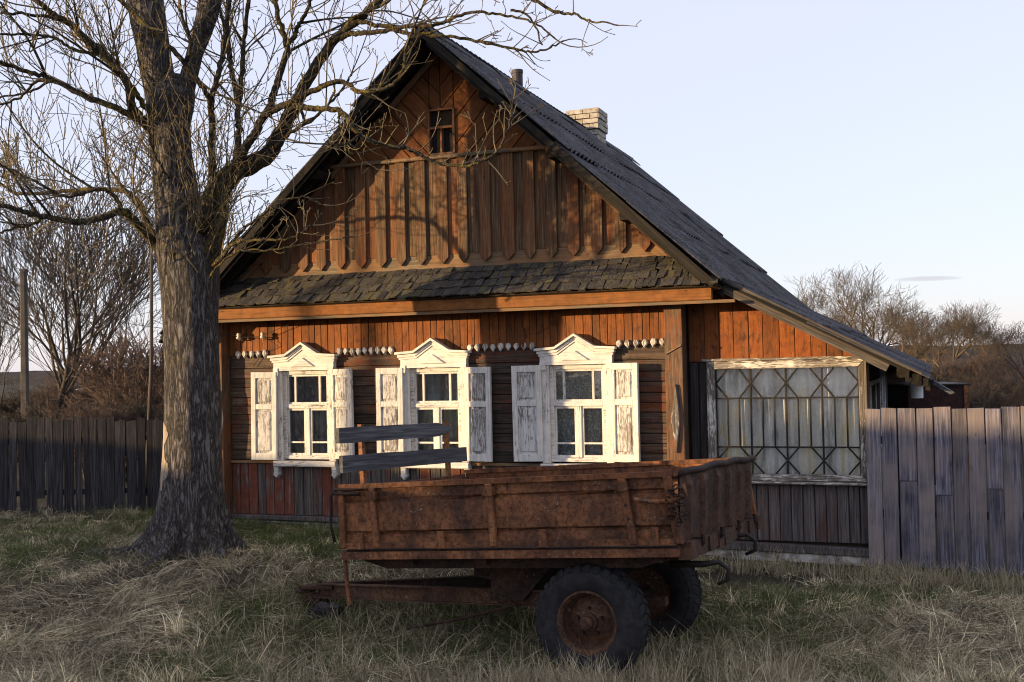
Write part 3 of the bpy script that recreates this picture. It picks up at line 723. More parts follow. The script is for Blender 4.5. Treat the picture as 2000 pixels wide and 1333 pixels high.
for side in (1, -1):
    Lr = (EAVE_R - RS if side > 0 else RS - EAVE_L) / cs
    nr = 4; st = (Lr - 0.02 - SHL + 0.06) / (nr - 1)
    for r_ in range(nr):
        dist = Lr - r_ * st                              # from the ridge down to the bottom edge
        eb = (RS + side * dist * cs, RZ - dist * cs * SL)
        y0 = -0.56 + rnd.uniform(-0.02, 0.02); j = 0
        while y0 < BACK - 0.75:
            place_sheet((eb[0], eb[1] + rnd.uniform(-0.016, 0.012)), (-side * cs, SL * cs), None, y0, -0.022 + 0.004 * (r_ % 2) + 0.003 * (j % 2)); y0 += SHW - 0.08; j += 1
ac = 1 / math.hypot(1, ASL); La = (A1[0] - A0[0]) / ac + 0.12
for r_ in range(2):
    dist = La - 0.0 - r_ * (La - SHL)
    eb = (A0[0] - 0.1 + dist * ac, A0[1] + 0.0 - dist * ac * ASL + 0.06)
    y0 = -0.36; j = 0
    while y0 < BACK - 0.75:
        place_sheet((eb[0], eb[1] + rnd.uniform(-0.02, 0.014)), (-ac, ASL * ac), None, y0, -0.03 + 0.004 * r_ + 0.003 * (j % 2)); y0 += SHW - 0.08; j += 1
for k in range(9):   # ridge capping in overlapping lengths
    dz_ = rnd.uniform(-.018, .016) - .02 * math.sin(math.pi * k / 9); y_ = -0.58 + k * 1.06
    MB().prism([(RS - 0.17, RZ - 0.135 + dz_), (RS, RZ + 0.02 + dz_), (RS + 0.17, RZ - 0.135 + dz_), (RS + 0.17, RZ - 0.115 + dz_), (RS, RZ + 0.045 + dz_), (RS - 0.17, RZ - 0.115 + dz_)], y_, y_ + 1.1).obj('ridge_cap', M['sheet'], house)
for side in (1, -1):   # verge boards at the front edge, and the strip that closes the gable under the roof
    e = EAVE_R if side > 0 else EAVE_L
    ln = abs(e - RS) / cs; ang = side * (math.pi / 2 - 0) 
    def vb(name, y0, y1, off, wd, l0, l1, mat):
        # local z runs down the slope
        m = MB().prism([(0, l0), (wd, l0), (wd, l1), (0, l1)], y0, y1, 0.004) if False else MB().box(-wd, 0, y0, y1, l0, l1)
        zdir = Vector((side * cs, 0, -SL * cs)); xdir = Vector((SL * cs * side, 0, cs)); 
        ydir = zdir.cross(xdir)
        Mx = Matrix(((xdir.x, ydir.x, zdir.x, RS), (xdir.y, ydir.y, zdir.y, 0), (xdir.z, ydir.z, zdir.z, RZ + off), (0, 0, 0, 1)))
        if ydir.y < 0:
            for k, p in enumerate(m.v): m.v[k] = (p[0], -p[1], p[2])
            m.f = [tuple(reversed(f)) for f in m.f]
        return m.obj(name, mat, house, matrix=Mx)
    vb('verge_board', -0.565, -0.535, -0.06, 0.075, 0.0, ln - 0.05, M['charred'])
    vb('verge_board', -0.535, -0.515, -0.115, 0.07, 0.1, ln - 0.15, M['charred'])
    vb('gable_trim', -0.14, -0.117, -0.185, 0.065, 0.02, ln - 0.55, M['trimz'])
# purlin ends under the overhang
for side in (1, -1):
    for q in (0.7, 1.5, 2.3, 3.1):
        s_ = RS + side * q; z_ = roof_z(s_) - 0.20
        MB().box(s_ - .055, s_ + .055, -0.47, 0.1, z_ - .055, z_ + .05).obj('purlin', M['soffitdark'], house)

# annex
aw = MB(); WL, WR, WB, WT = 6.22, 7.74, 0.76, 1.91
aw.box(5.9, WL, 0.13, 0.2, -0.2, 2.72); aw.box(WL, WR, 0.13, 0.2, -0.2, WB); aw.prism([(WL, WT), (WR, WT), (WR, aroof_z(WR) - .09), (WL, aroof_z(WL) - .09)], 0.13, 0.2); aw.box(WR, 7.82, 0.13, 0.2, -0.2, 2.0)
annex = aw.obj('annex_wall', M['backing'], house)
ATOP = [(ASL, 1, A0[1] - 0.07 + ASL * A0[0])]
x = 5.945
while x < 7.81:
    w = min(rnd.uniform(0.15, 0.18), 7.82 - x)
    if w > 0.03: vboard(annex, 'wall_board', x, x + w, 1.985, 2.9, 0.10 + rnd.uniform(-.003, .003), 0.128, M['annexred'], top=ATOP, gap=0.002)
    x += w
x = 5.945
while x < 7.81:
    w = min(rnd.uniform(0.105, 0.13), 7.82 - x)
    if w > 0.03: vboard(annex, 'wall_board', x, x + w, 0.055, 0.69, 0.10 + rnd.uniform(-.003, .003), 0.128, M['annexgrey'])
    x += w
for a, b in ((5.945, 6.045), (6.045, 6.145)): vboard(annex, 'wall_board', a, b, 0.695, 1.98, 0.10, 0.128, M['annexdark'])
MB().prism([(5.9, -0.04), (7.9, -0.075), (7.9, 0.01), (5.9, 0.05)], 0.03, 0.128, 0.01).obj('base_board', M['annexgrey'], annex)
MB().box(5.9, 7.78, 0.06, 0.2, -0.35, -0.045).obj('plinth', M['plinth'], annex)
MB().prism([(7.785, -0.05), (7.835, -0.05), (7.835, 2.02), (7.785, 2.05)], 0.075, 0.13, 0.005).obj('corner_board', M['trimz'], annex)
awin = MB().prism([(6.14, 0.70), (WL + .01, 0.77), (WL + .01, 1.90), (6.14, 1.985)], 0.05, 0.14, 0.008).obj('annex_window', M['annexframe'], house)
MB().prism([(WR - .01, 0.77), (7.815, 0.70), (7.815, 1.985), (WR - .01, 1.90)], 0.05, 0.14, 0.008).obj('frame_post', M['annexframe'], awin)
for pl_, yf_, bv_ in (([(6.14, 1.987), (WL + .01, 1.902), (WR - .01, 1.902), (7.815, 1.987)], .05, .008), ([(6.14, 0.698), (7.815, 0.698), (WR - .01, 0.768), (WL + .01, 0.768)], .05, .008),
                      ([(6.1, 1.99), (7.83, 1.99), (7.83, 2.015), (6.1, 2.015)], .03, 0), ([(6.1, 0.668), (7.85, 0.668), (7.85, 0.696), (6.1, 0.696)], 0.0, .008)):
    MB().prism(pl_, yf_, 0.128 if yf_ < .05 else 0.14, bv_).obj('frame_rail', M['annexframex'], awin)
gx0, gx1, gz0, gz1 = WL + .012, WR - .012, WB + .012, WT - .012
def bar(p, q, w=0.017, y=0.095, name='grille_bar'):
    p = np.array(p); q = np.array(q); d = (q - p) / np.linalg.norm(q - p); n_ = np.array([-d[1], d[0]]) * w / 2
    MB().prism([tuple(p + n_), tuple(p - n_), tuple(q - n_), tuple(q + n_)], y, y + 0.016, 0.003).obj(name, M['grille'], awin)
cw = (gx1 - gx0) / 4; zt, zb = gz1 - 0.315, gz0 + 0.285
for k in range(5): bar((gx0 + cw * k, gz0), (gx0 + cw * k, gz1), 0.02, 0.098)
bar((gx0, zt), (gx1, zt), 0.016, 0.092); bar((gx0, zb), (gx1, zb), 0.016, 0.092)
for k in range(4):
    a = gx0 + cw * k; m_ = a + cw
    for j in (1, 2): bar((a + cw * j / 3, zb), (a + cw * j / 3, zt))
    for lo, hi in ((zt, gz1), (gz0, zb)):
        hh = (hi - lo) / 2; q = cw * 0.33
        bar((a, lo + hh), (a + q, hi)); bar((m_, lo + hh), (m_ - q, hi)); bar((a, lo + hh), (a + q, lo)); bar((m_, lo + hh), (m_ - q, lo))
    for pa, pb, qa, qb in [(a + .004, m_ - .004, zt + .004, gz1), (a + .004, m_ - .004, gz0, zb - .004)] + [(a + cw * j / 3 + .003, a + cw * (j + 1) / 3 - .003, zb + .004, zt - .004) for j in range(3)]:
        MB().box(-(pb - pa) / 2, (pb - pa) / 2, -.002, .002, -(qb - qa) / 2, (qb - qa) / 2).obj('pane', M['frost'], awin, matrix=Matrix.Translation(((pa + pb) / 2, .122, (qa + qb) / 2)) @ Matrix.Rotation(rnd.uniform(-.03, .03), 4, 'Z') @ Matrix.Rotation(rnd.uniform(-.02, .02), 4, 'X'))
n = 90; cm = MB(); vv = []
for k in range(n + 1):
    x = WL - .04 + (WR - WL + .08) * k / n; y = 0.18 + 0.03 * math.sin(k * 0.5) + 0.014 * math.sin(k * 1.13 + 1)
    vv += [(x, y, WB - .05), (x, y, WT + .05)]
cm.add(vv, [(2 * k, 2 * k + 2, 2 * k + 3, 2 * k + 1) for k in range(n)]); cm.obj('curtain', M['drape'], awin, smooth=True)
# annex roof boards, pale verge board
for k in range(11):
    sa = A0[0] - 0.02 + (A1[0] - A0[0]) * (k + .03) / 11; sb = A0[0] - 0.02 + (A1[0] - A0[0]) * (k + .97) / 11
    MB().prism([(sa, aroof_z(sa) - .06), (sb, aroof_z(sb) - .06), (sb, aroof_z(sb) - .03), (sa, aroof_z(sa) - .03)], -0.30 + rnd.uniform(-.03, .03), BACK).obj('roof_board', M['soffitdark'], house)
def slope_board(s0, s1, off, wd, y0, y1, mat, name='verge_board'):
    L = (s1 - s0) / ac; zdir = Vector((-ac, 0, ASL * ac)); xdir = Vector((ASL * ac, 0, ac)); ydir = zdir.cross(xdir)
    m = MB().box(-wd, 0, y0, y1, 0, L)
    Mx = Matrix(((xdir.x, ydir.x, zdir.x, s1), (xdir.y, ydir.y, zdir.y, 0), (xdir.z, ydir.z, zdir.z, aroof_z(s1) + off), (0, 0, 0, 1)))
    if ydir.y < 0:
        m.v = [(p[0], -p[1], p[2]) for p in m.v]; m.f = [tuple(reversed(f)) for f in m.f]
    m.obj(name, mat, house, matrix=Mx)
slope_board(6.42, 8.06, -0.06, 0.09, -0.32, -0.28, M['vergepale'])
slope_board(6.30, 8.25, -0.03, 0.035, -0.345, -0.32, M['charred']); slope_board(6.25, 8.36, -0.0, 0.022, -0.36, -0.345, M['verge'])
# side wall of the annex with its barred window
asd = MB(); SX = 7.82
asd.box(SX - .06, SX, 0.2, 0.34, -0.2, 1.98); asd.box(SX - .06, SX, 0.34, 2.5, -0.2, 0.9); asd.box(SX - .06, SX, 0.34, 2.5, 1.74, 1.98); asd.box(SX - .06, SX, 2.5, 5.2, -0.2, 1.98)
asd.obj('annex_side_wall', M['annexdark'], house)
aw2 = MB()
for y0, y1 in ((0.34, 0.40), (1.35, 1.45), (2.42, 2.5)): aw2.box(SX - .03, SX + .02, y0, y1, 0.9, 1.74)
aw2.box(SX - .03, SX + .02, 0.34, 2.5, 1.69, 1.74).box(SX - .03, SX + .02, .34, 2.5, .9, .95)
sidewin = aw2.obj('side_window', M['whitex'], house)
for k in range(17):
    y = 0.45 + k * 0.12
    if abs(y - 1.4) > 0.08: MB().tube([(SX + .01, y, 0.92), (SX + .01, y, 1.72)], 0.008, 6).obj('window_bar', M['wire'], sidewin)
MB().box(SX - .05, SX - .045, .38, 2.45, .93, 1.72).obj('pane', M['glass'], sidewin)
MB().box(SX - .2, SX - .19, .3, 2.6, .85, 1.8).obj('curtain', M['bluecurtain'], sidewin)
MB().box(SX - .02, SX + .015, 2.9, 3.6, 0.0, 1.75).obj('side_door', M['bluepaint'], house)
MB().box(SX - .02, SX + .03, 3.6, 3.72, 0.0, 1.85).box(SX - .02, SX + .03, 2.8, 2.9, 0.0, 1.85).obj('door_frame', M['whitex'], house)
# broken eave sheet end
MB().prism([(8.30, 1.80), (8.62, 1.60), (8.66, 1.615), (8.33, 1.83)], 0.1, 0.55).obj('loose_sheet', M['sheet'], house)
gut = MB()
for k in range(14):
    s_ = 8.12 + 0.022 * k; gut.box(s_, s_ + 0.05, -0.3 + rnd.uniform(-.05, .05), 0.4 + rnd.uniform(0, 2), aroof_z(s_) - 0.15 + rnd.uniform(-.02, .02), aroof_z(s_) - 0.05, 0.008)
gut.obj('eave_boards', M['soffitdark'], house)

# flue pipe and brick chimney
MB().lathe([(0.0, 0), (0.074, 0), (0.074, 0.95), (0.08, 0.95), (0.08, 1.0), (0.066, 1.0), (0.066, 0.8), (0.0, 0.8)], 20).obj('flue_pipe', M['pipe'], house, matrix=Matrix.Translation((RS + 0.02, 2.75, RZ - 0.55)) @ Matrix.Rotation(R(90), 4, 'X') @ Matrix.Scale(-1, 4, (0, 1, 0)) if False else Matrix.Translation((RS - 0.05, 2.75, RZ - 0.74)) @ Matrix.Rotation(R(90), 4, 'X'), smooth=False)
CX, CY, CW, CD = 3.06, 5.9, 0.50, 0.52
chim = MB().box(CX - CW / 2 + .012, CX + CW / 2 - .012, CY + .012, CY + CD - .012, RZ - 0.6, RZ + 0.31).obj('chimney', M['mortar'], house)
zz = RZ - 0.45; row = 0; bproto = {}
while zz < RZ + 0.31:
    grow_ = 0.025 if zz > RZ - 0.02 else 0.0
    for face in range(4):
        Lf = CW if face % 2 == 0 else CD
        offs = [0, 0.25, 0.5] if row % 2 == 0 else [0, 0.125, 0.375, 0.5]
        for a, b in zip(offs[:-1], offs[1:]):
            a2, b2 = a / 0.5 * Lf - Lf / 2, b / 0.5 * Lf - Lf / 2
            m = MB().box(a2 + .005 - grow_ * (a == 0), b2 - .006 + grow_ * (b == .5), -rnd.uniform(0.0, 0.014) - grow_, 0.06, 0.006, 0.08, 0.005)
            Mx = Matrix.Translation((CX, CY + CD / 2, zz)) @ Matrix.Rotation(face * math.pi / 2, 4, 'Z') @ Matrix.Translation((0, -(CD if face % 2 == 0 else CW) / 2, 0))
            m.obj('brick', M['brick'], chim, matrix=Mx)
    zz += 0.09; row += 1

# insulators, wires, small fittings on the wall
def insul(s, z):
    m = MB().tube([(s, 0, z - .01), (s, -0.10, z - .01), (s, -0.11, z + .02)], 0.008, 6); m.lathe([(0, 0), (0.028, 0), (0.034, 0.02), (0.02, 0.035), (0.03, 0.05), (0.02, 0.075), (0, 0.075)], 12)
    b = len(m.v) - 7 * 12
    m.v[b:] = [(s + p[0], -0.11 + p[2], z + p[1]) for p in m.v[b:]]
    m.obj('insulator', M['porcelain'], front, smooth=True)
insul(0.27, 2.40); insul(0.62, 2.40)
wr = MB(); wr.tube([(0.27, -.11, 2.44), (-0.3, -.3, 2.50), (-1.4, -.9, 2.7)], 0.004, 5); wr.tube([(0.62, -.11, 2.44), (0.8, -.05, 2.3), (0.55, -.03, 2.2), (0.42, -.03, 2.05)], 0.004, 5)
wr.tube([(0.62, -.11, 2.44), (1.2, -.1, 2.62)], 0.004, 5); wr.tube([(0.27, -.11, 2.42), (0.62, -.11, 2.42)], 0.005, 5); wr.obj('wire', M['wire'], front)
MB().tube([(4.06, -.02, 2.40), (4.06, -.06, 2.40), (4.06, -.06, 2.30)], 0.022, 8).tube([(4.06, -.06, 2.30), (4.06, -.06, 2.20)], 0.012, 8).obj('lamp_bracket', M['rust'], front)
MB().box(4.40, 4.44, -0.06, -0.016, 2.44, 2.50).tube([(4.42, -.03, 2.45), (4.25, -.02, 2.36), (4.1, -.02, 2.34)], 0.004, 5).obj('junction_box', M['rust'], front)

# ------------------------------------------------------------------ fences
def board_run(root, start, length, ang, wmin, wmax, h0, h1, zb, mat, rseed, thick=0.025, wild=0.02):
    q = random.Random(rseed); x = 0.0
    while x < length:
        w = q.uniform(wmin, wmax)
        top = q.uniform(h0, h1); gy = ground_h(root.location.x + math.cos(ang) * x, root.location.y + math.sin(ang) * x)
        b = float(gy) - root.location.z + q.uniform(zb, zb + 0.05)
        le = q.uniform(-wild, wild) * 0.5; yy = q.uniform(-0.008, 0.008)
        poly = [(x + .004 + le, b), (x + w - .004 + le, b), (x + w - .004, top + q.uniform(-.006, .006)), (x + .004, top + q.uniform(-.006, .006))]
        if mat is M['fence'] and q.random() < 0.22:     # some are patched from two lengths
            zc = q.uniform(0.45, 0.9); t_ = (zc - b) / (top - b)
            xm = le * (1 - t_)
            MB().prism([poly[0], poly[1], (x + w - .004 + xm, zc), (x + .004 + xm, zc)], yy, yy + thick, .004).obj('board', mat, root)
            MB().prism([(x + .004 + xm, zc + .005), (x + w - .004 + xm, zc + .005), poly[2], poly[3]], yy - .006, yy + thick, .004).obj('board', mat, root)
        else: MB().prism(poly, yy, yy + thick, .004).obj('board', mat, root)
        x += w + q.uniform(0.0, 0.003)
p0 = hp(7.79, -0.02, 0)
fr_ = empty('board_fence', tuple(p0), -PHI, 'weathered grey plank fence joined to the right corner of the house', 'fence')
board_run(fr_, 0, 3.4, -PHI, 0.145, 0.185, 1.46, 1.482, 0.0, M['fence'], 4)
for zz in (0.35, 1.1): MB().box(0.03, 3.4, 0.03, 0.08, zz, zz + .08).obj('rail', M['fenceold'], fr_)
for xx in (0.3, 1.9, 3.2): MB().box(xx, xx + .1, 0.08, 0.18, -0.4, 1.4).obj('post', M['fenceold'], fr_)
FA = R(4)
pl = at(322, 1000, 15.1)
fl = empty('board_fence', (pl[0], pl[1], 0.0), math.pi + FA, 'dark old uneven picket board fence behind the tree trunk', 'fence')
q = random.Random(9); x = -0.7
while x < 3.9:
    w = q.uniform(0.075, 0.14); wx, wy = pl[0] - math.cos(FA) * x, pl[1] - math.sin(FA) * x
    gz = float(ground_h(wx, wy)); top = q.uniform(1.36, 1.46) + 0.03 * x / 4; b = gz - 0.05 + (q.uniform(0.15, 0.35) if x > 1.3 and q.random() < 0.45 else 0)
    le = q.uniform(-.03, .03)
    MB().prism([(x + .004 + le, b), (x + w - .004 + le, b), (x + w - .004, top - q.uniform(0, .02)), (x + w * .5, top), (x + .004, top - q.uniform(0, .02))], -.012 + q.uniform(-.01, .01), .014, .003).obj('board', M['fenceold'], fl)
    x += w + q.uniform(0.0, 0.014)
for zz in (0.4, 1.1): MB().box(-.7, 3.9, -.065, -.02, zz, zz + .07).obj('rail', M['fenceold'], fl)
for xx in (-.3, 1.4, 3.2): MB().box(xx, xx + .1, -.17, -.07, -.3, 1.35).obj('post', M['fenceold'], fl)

# ------------------------------------------------------------------ the great bare tree
TY = 12.0
rng = np.random.default_rng(5)
tree_base = at(368, 1060, TY)
tree = empty('bare_tree', (float(tree_base[0]), TY, float(ground_h(tree_base[0], TY))), 0, 'huge leafless tree with thick furrowed trunk in front of the house', 'tree')
TB = np.array(tree.location)
# trunk rings: (row, left column, right column)
ring = [(1110, 235, 495), (1085, 255, 478), (1062, 272, 464), (1035, 291, 453), (1000, 304, 446), (950, 311, 441), (880, 316, 438), (800, 318, 437), (700, 318, 431), (620, 313, 430), (560, 308, 433),
        (520, 303, 432), (480, 300, 420), (440, 300, 404), (400, 299, 396), (350, 297, 388), (300, 293, 379), (250, 288, 375), (205, 282, 384), (185, 284, 386), (165, 296, 376), (152, 315, 366), (146, 330, 356)]
def trunk_mesh(rings, n=72, flare=True, squash=1.0):
    V = []; sub = []
    for i in range(len(rings) - 1):
        for k in range(4):
            t = k / 4; a, b = rings[i], rings[i + 1]; sub.append(tuple(a[j] + (b[j] - a[j]) * t for j in range(3)))
    sub.append(rings[-1])
    for (v, l, r_) in sub:
        c = at((l + r_) / 2, v, TY); rad = (r_ - l) / 2 * TY / F * 0.90
        for k in range(n):
            th = 2 * math.pi * k / n
            f = 1 + 0.02 * math.sin(5 * th + v * 0.011) + 0.012 * math.sin(11 * th - v * .017) + 0.008 * math.sin(23 * th + v * 0.05)
            if flare and v > 900:
                e = ((v - 900) / 210) ** 1.7; f *= 1 + e * (-0.26 + sum(am_ * math.exp(-(((th - c_ + math.pi) % (2 * math.pi) - math.pi) / w_) ** 2) for c_, w_, am_ in ((3.25, 0.17, 0.68), (3.85, 0.14, 0.51), (4.45, 0.19, 0.70), (5.05, 0.13, 0.57), (5.60, 0.17, 0.68), (6.30, 0.20, 0.68), (.9, .3, .4), (1.8, .3, .4), (2.5, .25, .45))))
            V.append((c[0] + rad * f * math.cos(th), TY + rad * f * squash * math.sin(th), c[2]))
    m = len(sub); ii = np.arange(m * n).reshape(m, n); j = np.roll(ii, -1, 1)
    q = np.stack([ii[:-1], j[:-1], j[1:], ii[1:]], -1).reshape(-1, 4)[:, ::-1]
    return np.array(V) - TB, q
V, q = trunk_mesh(ring)
trunk = raw_mesh('trunk', V, q[:, ::-1], M['bark'], tree, smooth=True)
for pts_, r0_ in (([(300, 1010, -.1), (262, 1040, -.25), (215, 1060, -.3), (165, 1072, -.35), (120, 1085, -.4)], .07), ([(330, 1030, -.4), (318, 1060, -.6), (300, 1082, -.75), (280, 1100, -.9)], .08)):
    P_ = []
    for u, v, dy in pts_:
        c = at(u, v, TY + dy); P_.append(np.array([c[0], c[1], float(ground_h(c[0], c[1])) + 0.03 * (1 - len(P_) / 4)]) - TB)
    P_[0][2] += .1; MB().tube(P_, [r0_ * (1 - .2 * i) for i in range(len(P_))], 10).obj('root', M['bark'], tree, smooth=True)
def leader(rings, name='branch'):
    V, q = trunk_mesh(rings, 40, False); return raw_mesh(name, V, q[:, ::-1], M['bark'], tree, smooth=True)
leader([(230, 290, 352), (180, 279, 350), (140, 270, 342), (100, 264, 335), (50, 252, 328), (0, 244, 322), (-80, 228, 310), (-200, 205, 290)])
leader([(240, 322, 373), (190, 335, 380), (150, 349, 388), (110, 361, 397), (70, 371, 414), (30, 381, 428), (0, 384, 436), (-80, 398, 452), (-200, 425, 475)])
# strip of bare wood on the left of the trunk, following its surface
NR = 72; VR = V.reshape(-1, NR, 3); vrow = []
for i in range(len(ring) - 1): vrow += [ring[i][0] + (ring[i + 1][0] - ring[i][0]) * k / 4 for k in range(4)]
vrow.append(ring[-1][0]); vrow = np.array(vrow)
def on_trunk(v, th):
    j = np.searchsorted(-vrow, -v) ; j = min(max(j, 1), len(vrow) - 1); t_ = (vrow[j - 1] - v) / (vrow[j - 1] - vrow[j])
    kk = (th % (2 * math.pi)) / (2 * math.pi) * NR; k0 = int(kk) % NR; f_ = kk - int(kk)
    P_ = (VR[j - 1, k0] * (1 - f_) + VR[j - 1, (k0 + 1) % NR] * f_) * (1 - t_) + (VR[j, k0] * (1 - f_) + VR[j, (k0 + 1) % NR] * f_) * t_
    return P_ + np.array([math.cos(th), math.sin(th), 0]) * 0.006
bw = MB(); pts = []; fcs = []; rows_ = np.linspace(822, 955, 26); wr_ = random.Random(5); nc = 7
for i, v_ in enumerate(rows_):
    f_ = i / 25; hi_ = math.pi + 0.45 + 0.65 * math.sin(math.pi * min(1, f_ * 1.05)) ** 0.7 * (0.6 + 0.4 * math.sin(f_ * 9 + 1)) + wr_.uniform(-.04, .04); lo_ = math.pi + 0.12 + wr_.uniform(-.05, .05) + 0.25 * max(0, f_ - .8) * 4
    for k in range(nc): pts.append(on_trunk(v_, lo_ + (max(hi_, lo_ + .05) - lo_) * k / (nc - 1)))
for i in range(25):
    for k in range(nc - 1): fcs.append((nc * i + k, nc * (i + 1) + k, nc * (i + 1) + k + 1, nc * i + k + 1))
bw.add(pts, fcs); bw.obj('bare_wood_patch', M['barewood'], tree, smooth=True)

def catmull(P, k=6):
    P = [np.array(p, float) for p in P]; P = [2 * P[0] - P[1]] + P + [2 * P[-1] - P[-2]]; out = []
    for i in range(1, len(P) - 2):
        for j in range(k):
            t = j / k; a, b, c, d = P[i - 1:i + 3]
            out.append(0.5 * ((2 * b) + (c - a) * t + (2 * a - 5 * b + 4 * c - d) * t * t + (3 * b - a - 3 * c + d) * t ** 3))
    out.append(P[-2]); return out
twigs = []
def unit(v): return v / (np.linalg.norm(v) + 1e-9)
def shoot(p, d, L, r, lev):
    n = max(4, int(L / 0.075)); q = np.array(p); bend = rng.normal(0, .07, 3) + np.array([0, 0, .05 + .03 * lev])
    for i in range(n):
        bend = bend * .88 + rng.normal(0, .055, 3) + np.array([0, 0, .012])
        d = unit(d + bend + rng.normal(0, 0.05, 3))
        q2 = q + d * L / n; r2 = max(0.0036, r * (1 - 0.55 * (i + 1) / n))
        twigs.append((q, q2, max(0.0036, r * (1 - 0.55 * i / n)), r2))
        if lev < 2 and i > 0 and rng.random() < (0.40 if lev == 0 else 0.26):
            s_ = unit(np.cross(d, rng.normal(0, 1, 3))); shoot(q2, unit(d * 0.75 + s_ * 0.8 + np.array([0, 0, 0.15])), L * rng.uniform(0.3, 0.6) * (1 - 0.4 * i / n), r2 * 0.75, lev + 1)
        elif i > 1 and rng.random() < 0.12:
            s_ = unit(np.cross(d, rng.normal(0, 1, 3))); twigs.append((q2, q2 + unit(d + s_) * rng.uniform(.03, .07), 0.004, 0.0045))
        q = q2
    twigs.append((q, q + d * 0.025, r2, 0.0048))
def limb(pts, d0, d1, dens=0.9, tw=(0.5, 1.35), name='branch', mat=None, start=0.15, n=9, sec=2):
    """pts: (column, row, depth offset); diameters in pixels at the two ends"""
    P = catmull([at(u, v, TY + dy) for u, v, dy in pts], 7)
    m = len(P); rad = [max(0.004, (d0 + (d1 - d0) * (i / (m - 1)) ** 0.8) / 2 * TY / F) for i in range(m)]
    P = [p + rng.normal(0, 0.006, 3) for p in P]
    mb = MB().tube([p - TB for p in P], rad, n); mb.obj(name, mat or M['limb'], tree, smooth=True)
    for i in range(int(m * start), m - 1):
        L = np.linalg.norm(P[i + 1] - P[i]); k = rng.poisson(L * 6.8 * dens)
        for _ in range(k):
            t = unit(P[i + 1] - P[i]); s_ = unit(np.cross(t, rng.normal(0, 1, 3)))
            shoot(P[i] + (P[i + 1] - P[i]) * rng.random(), unit(t * 0.6 + s_ * 0.8 + np.array([0, 0, 0.35])), rng.uniform(*tw) * (0.6 + 0.6 * (1 - i / m)), min(rad[i] * 0.6, rng.uniform(0.007, 0.0125)), 0)
    shoot(P[-1], unit(P[-1] - P[-2]), rng.uniform(*tw), min(rad[-1], .009), 0)
    for _ in range(sec):
        i = int(rng.integers(int(m * max(start, .25)), m - 3)); t = unit(P[i + 1] - P[i]); s_ = unit(np.cross(t, rng.normal(0, 1, 3)))
        d = unit(t * .8 + s_ * .75 + np.array([0, -.1, .15])); q = P[i].copy(); bend = rng.normal(0, .06, 3) + np.array([0, 0, .03]); Q = [q]; n_ = int(rng.integers(7, 13))
        for k in range(n_):
            bend = bend * .7 + rng.normal(0, .06, 3); d = unit(d + bend + np.array([0, 0, .035])); q = q + d * .16; Q.append(q)
        r0_ = min(rad[i] * .62, rng.uniform(.013, .022)); rr = [max(.0055, r0_ * (1 - .72 * k / n_)) for k in range(n_ + 1)]
        MB().tube([p - TB for p in Q], rr, 7).obj('branch', M['limb'], tree, smooth=True)
        for k in range(2, n_ + 1):
            for _2 in range(rng.poisson(.95)):
                dd_ = unit(Q[k] - Q[k - 1]); s_ = unit(np.cross(dd_, rng.normal(0, 1, 3)))
                shoot(Q[k], unit(dd_ * .6 + s_ * .8 + np.array([0, 0, .35])), rng.uniform(.2, .65), min(rr[k] * .7, rng.uniform(.005, .009)), 1)
        shoot(Q[-1], d, rng.uniform(.2, .6), .0055, 1)
    return P
limb([(355, 470, 0.0), (395, 430, -.1), (437, 352, -.1), (490, 322, -.12), (525, 300, -.15), (550, 255, -.2), (577, 203, -.25), (596, 165, -.3), (647, 87, -.4), (697, 42, -.5), (740, 0, -.6), (800, -60, -.7)], 52, 9, 0.6, start=0.35, sec=0)
limb([(405, 520, -.05), (420, 470, -.1), (433, 400, -.1), (440, 350, -.12)], 40, 26, 0.2, sec=1)
limb([(415, 345, -.15), (414, 260, -.2), (413, 196, -.25), (425, 150, -.3), (437, 91, -.3), (448, 0, -.4), (455, -70, -.4)], 15, 8, 0.9, sec=1)
limb([(462, 330, -.05), (465, 260, 0), (465, 210, .1), (451, 136, .2), (445, 95, .2), (432, 20, .3)], 16, 6, 0.8, sec=1)
limb([(465, 212, .1), (472, 157, .0), (476, 87, -.1), (486, 0, -.2), (495, -60, -.2)], 12, 6, 0.9, sec=1)
limb([(455, 330, -.2), (478, 290, -.3), (500, 255, -.35), (525, 210, -.4), (539, 168, -.45), (556, 115, -.5), (560, 91, -.5), (545, 35, -.6), (530, -20, -.6)], 20, 8, 0.9, sec=1)
limb([(560, 91, -.5), (574, 70, -.5), (588, 42, -.55), (600, 20, -.6), (612, -20, -.7)], 11, 6, 1.0, sec=1)
limb([(517, 225, -.4), (545, 210, -.5), (567, 200, -.55), (590, 189, -.6), (635, 167, -.7), (670, 160, -.75), (705, 181, -.8), (757, 171, -.85), (785, 140, -.9), (797, 84, -.95), (845, 62, -1.0)], 15, 5, 1.5, (0.25, 0.6), sec=1)
limb([(575, 205, -.55), (620, 213, -.65), (663, 217, -.7), (685, 240, -.75), (698, 259, -.75), (726, 276, -.8), (768, 287, -.85), (796, 290, -.85), (824, 304, -.9), (852, 318, -.9), (897, 325, -.95), (943, 315, -1.0), (971, 294, -1.0), (995, 245, -1.0), (1002, 196, -1.0)], 12, 4, 1.9, (0.2, 0.6), sec=1)
limb([(663, 217, -.7), (662, 240, -.7), (668, 262, -.72), (690, 285, -.75), (708, 312, -.75), (740, 332, -.78)], 6, 2.5, 1.5, (0.15, 0.4), sec=0)
limb([(655, 80, -.4), (678, 68, -.5), (705, 66, -.6), (768, 60, -.7), (796, 66, -.75), (830, 68, -.8), (880, 73, -.85), (950, 84, -.9), (1020, 98, -.9), (1055, 101, -.95), (1100, 80, -1.0)], 12, 3, 0.9, (0.25, 0.6), sec=0)
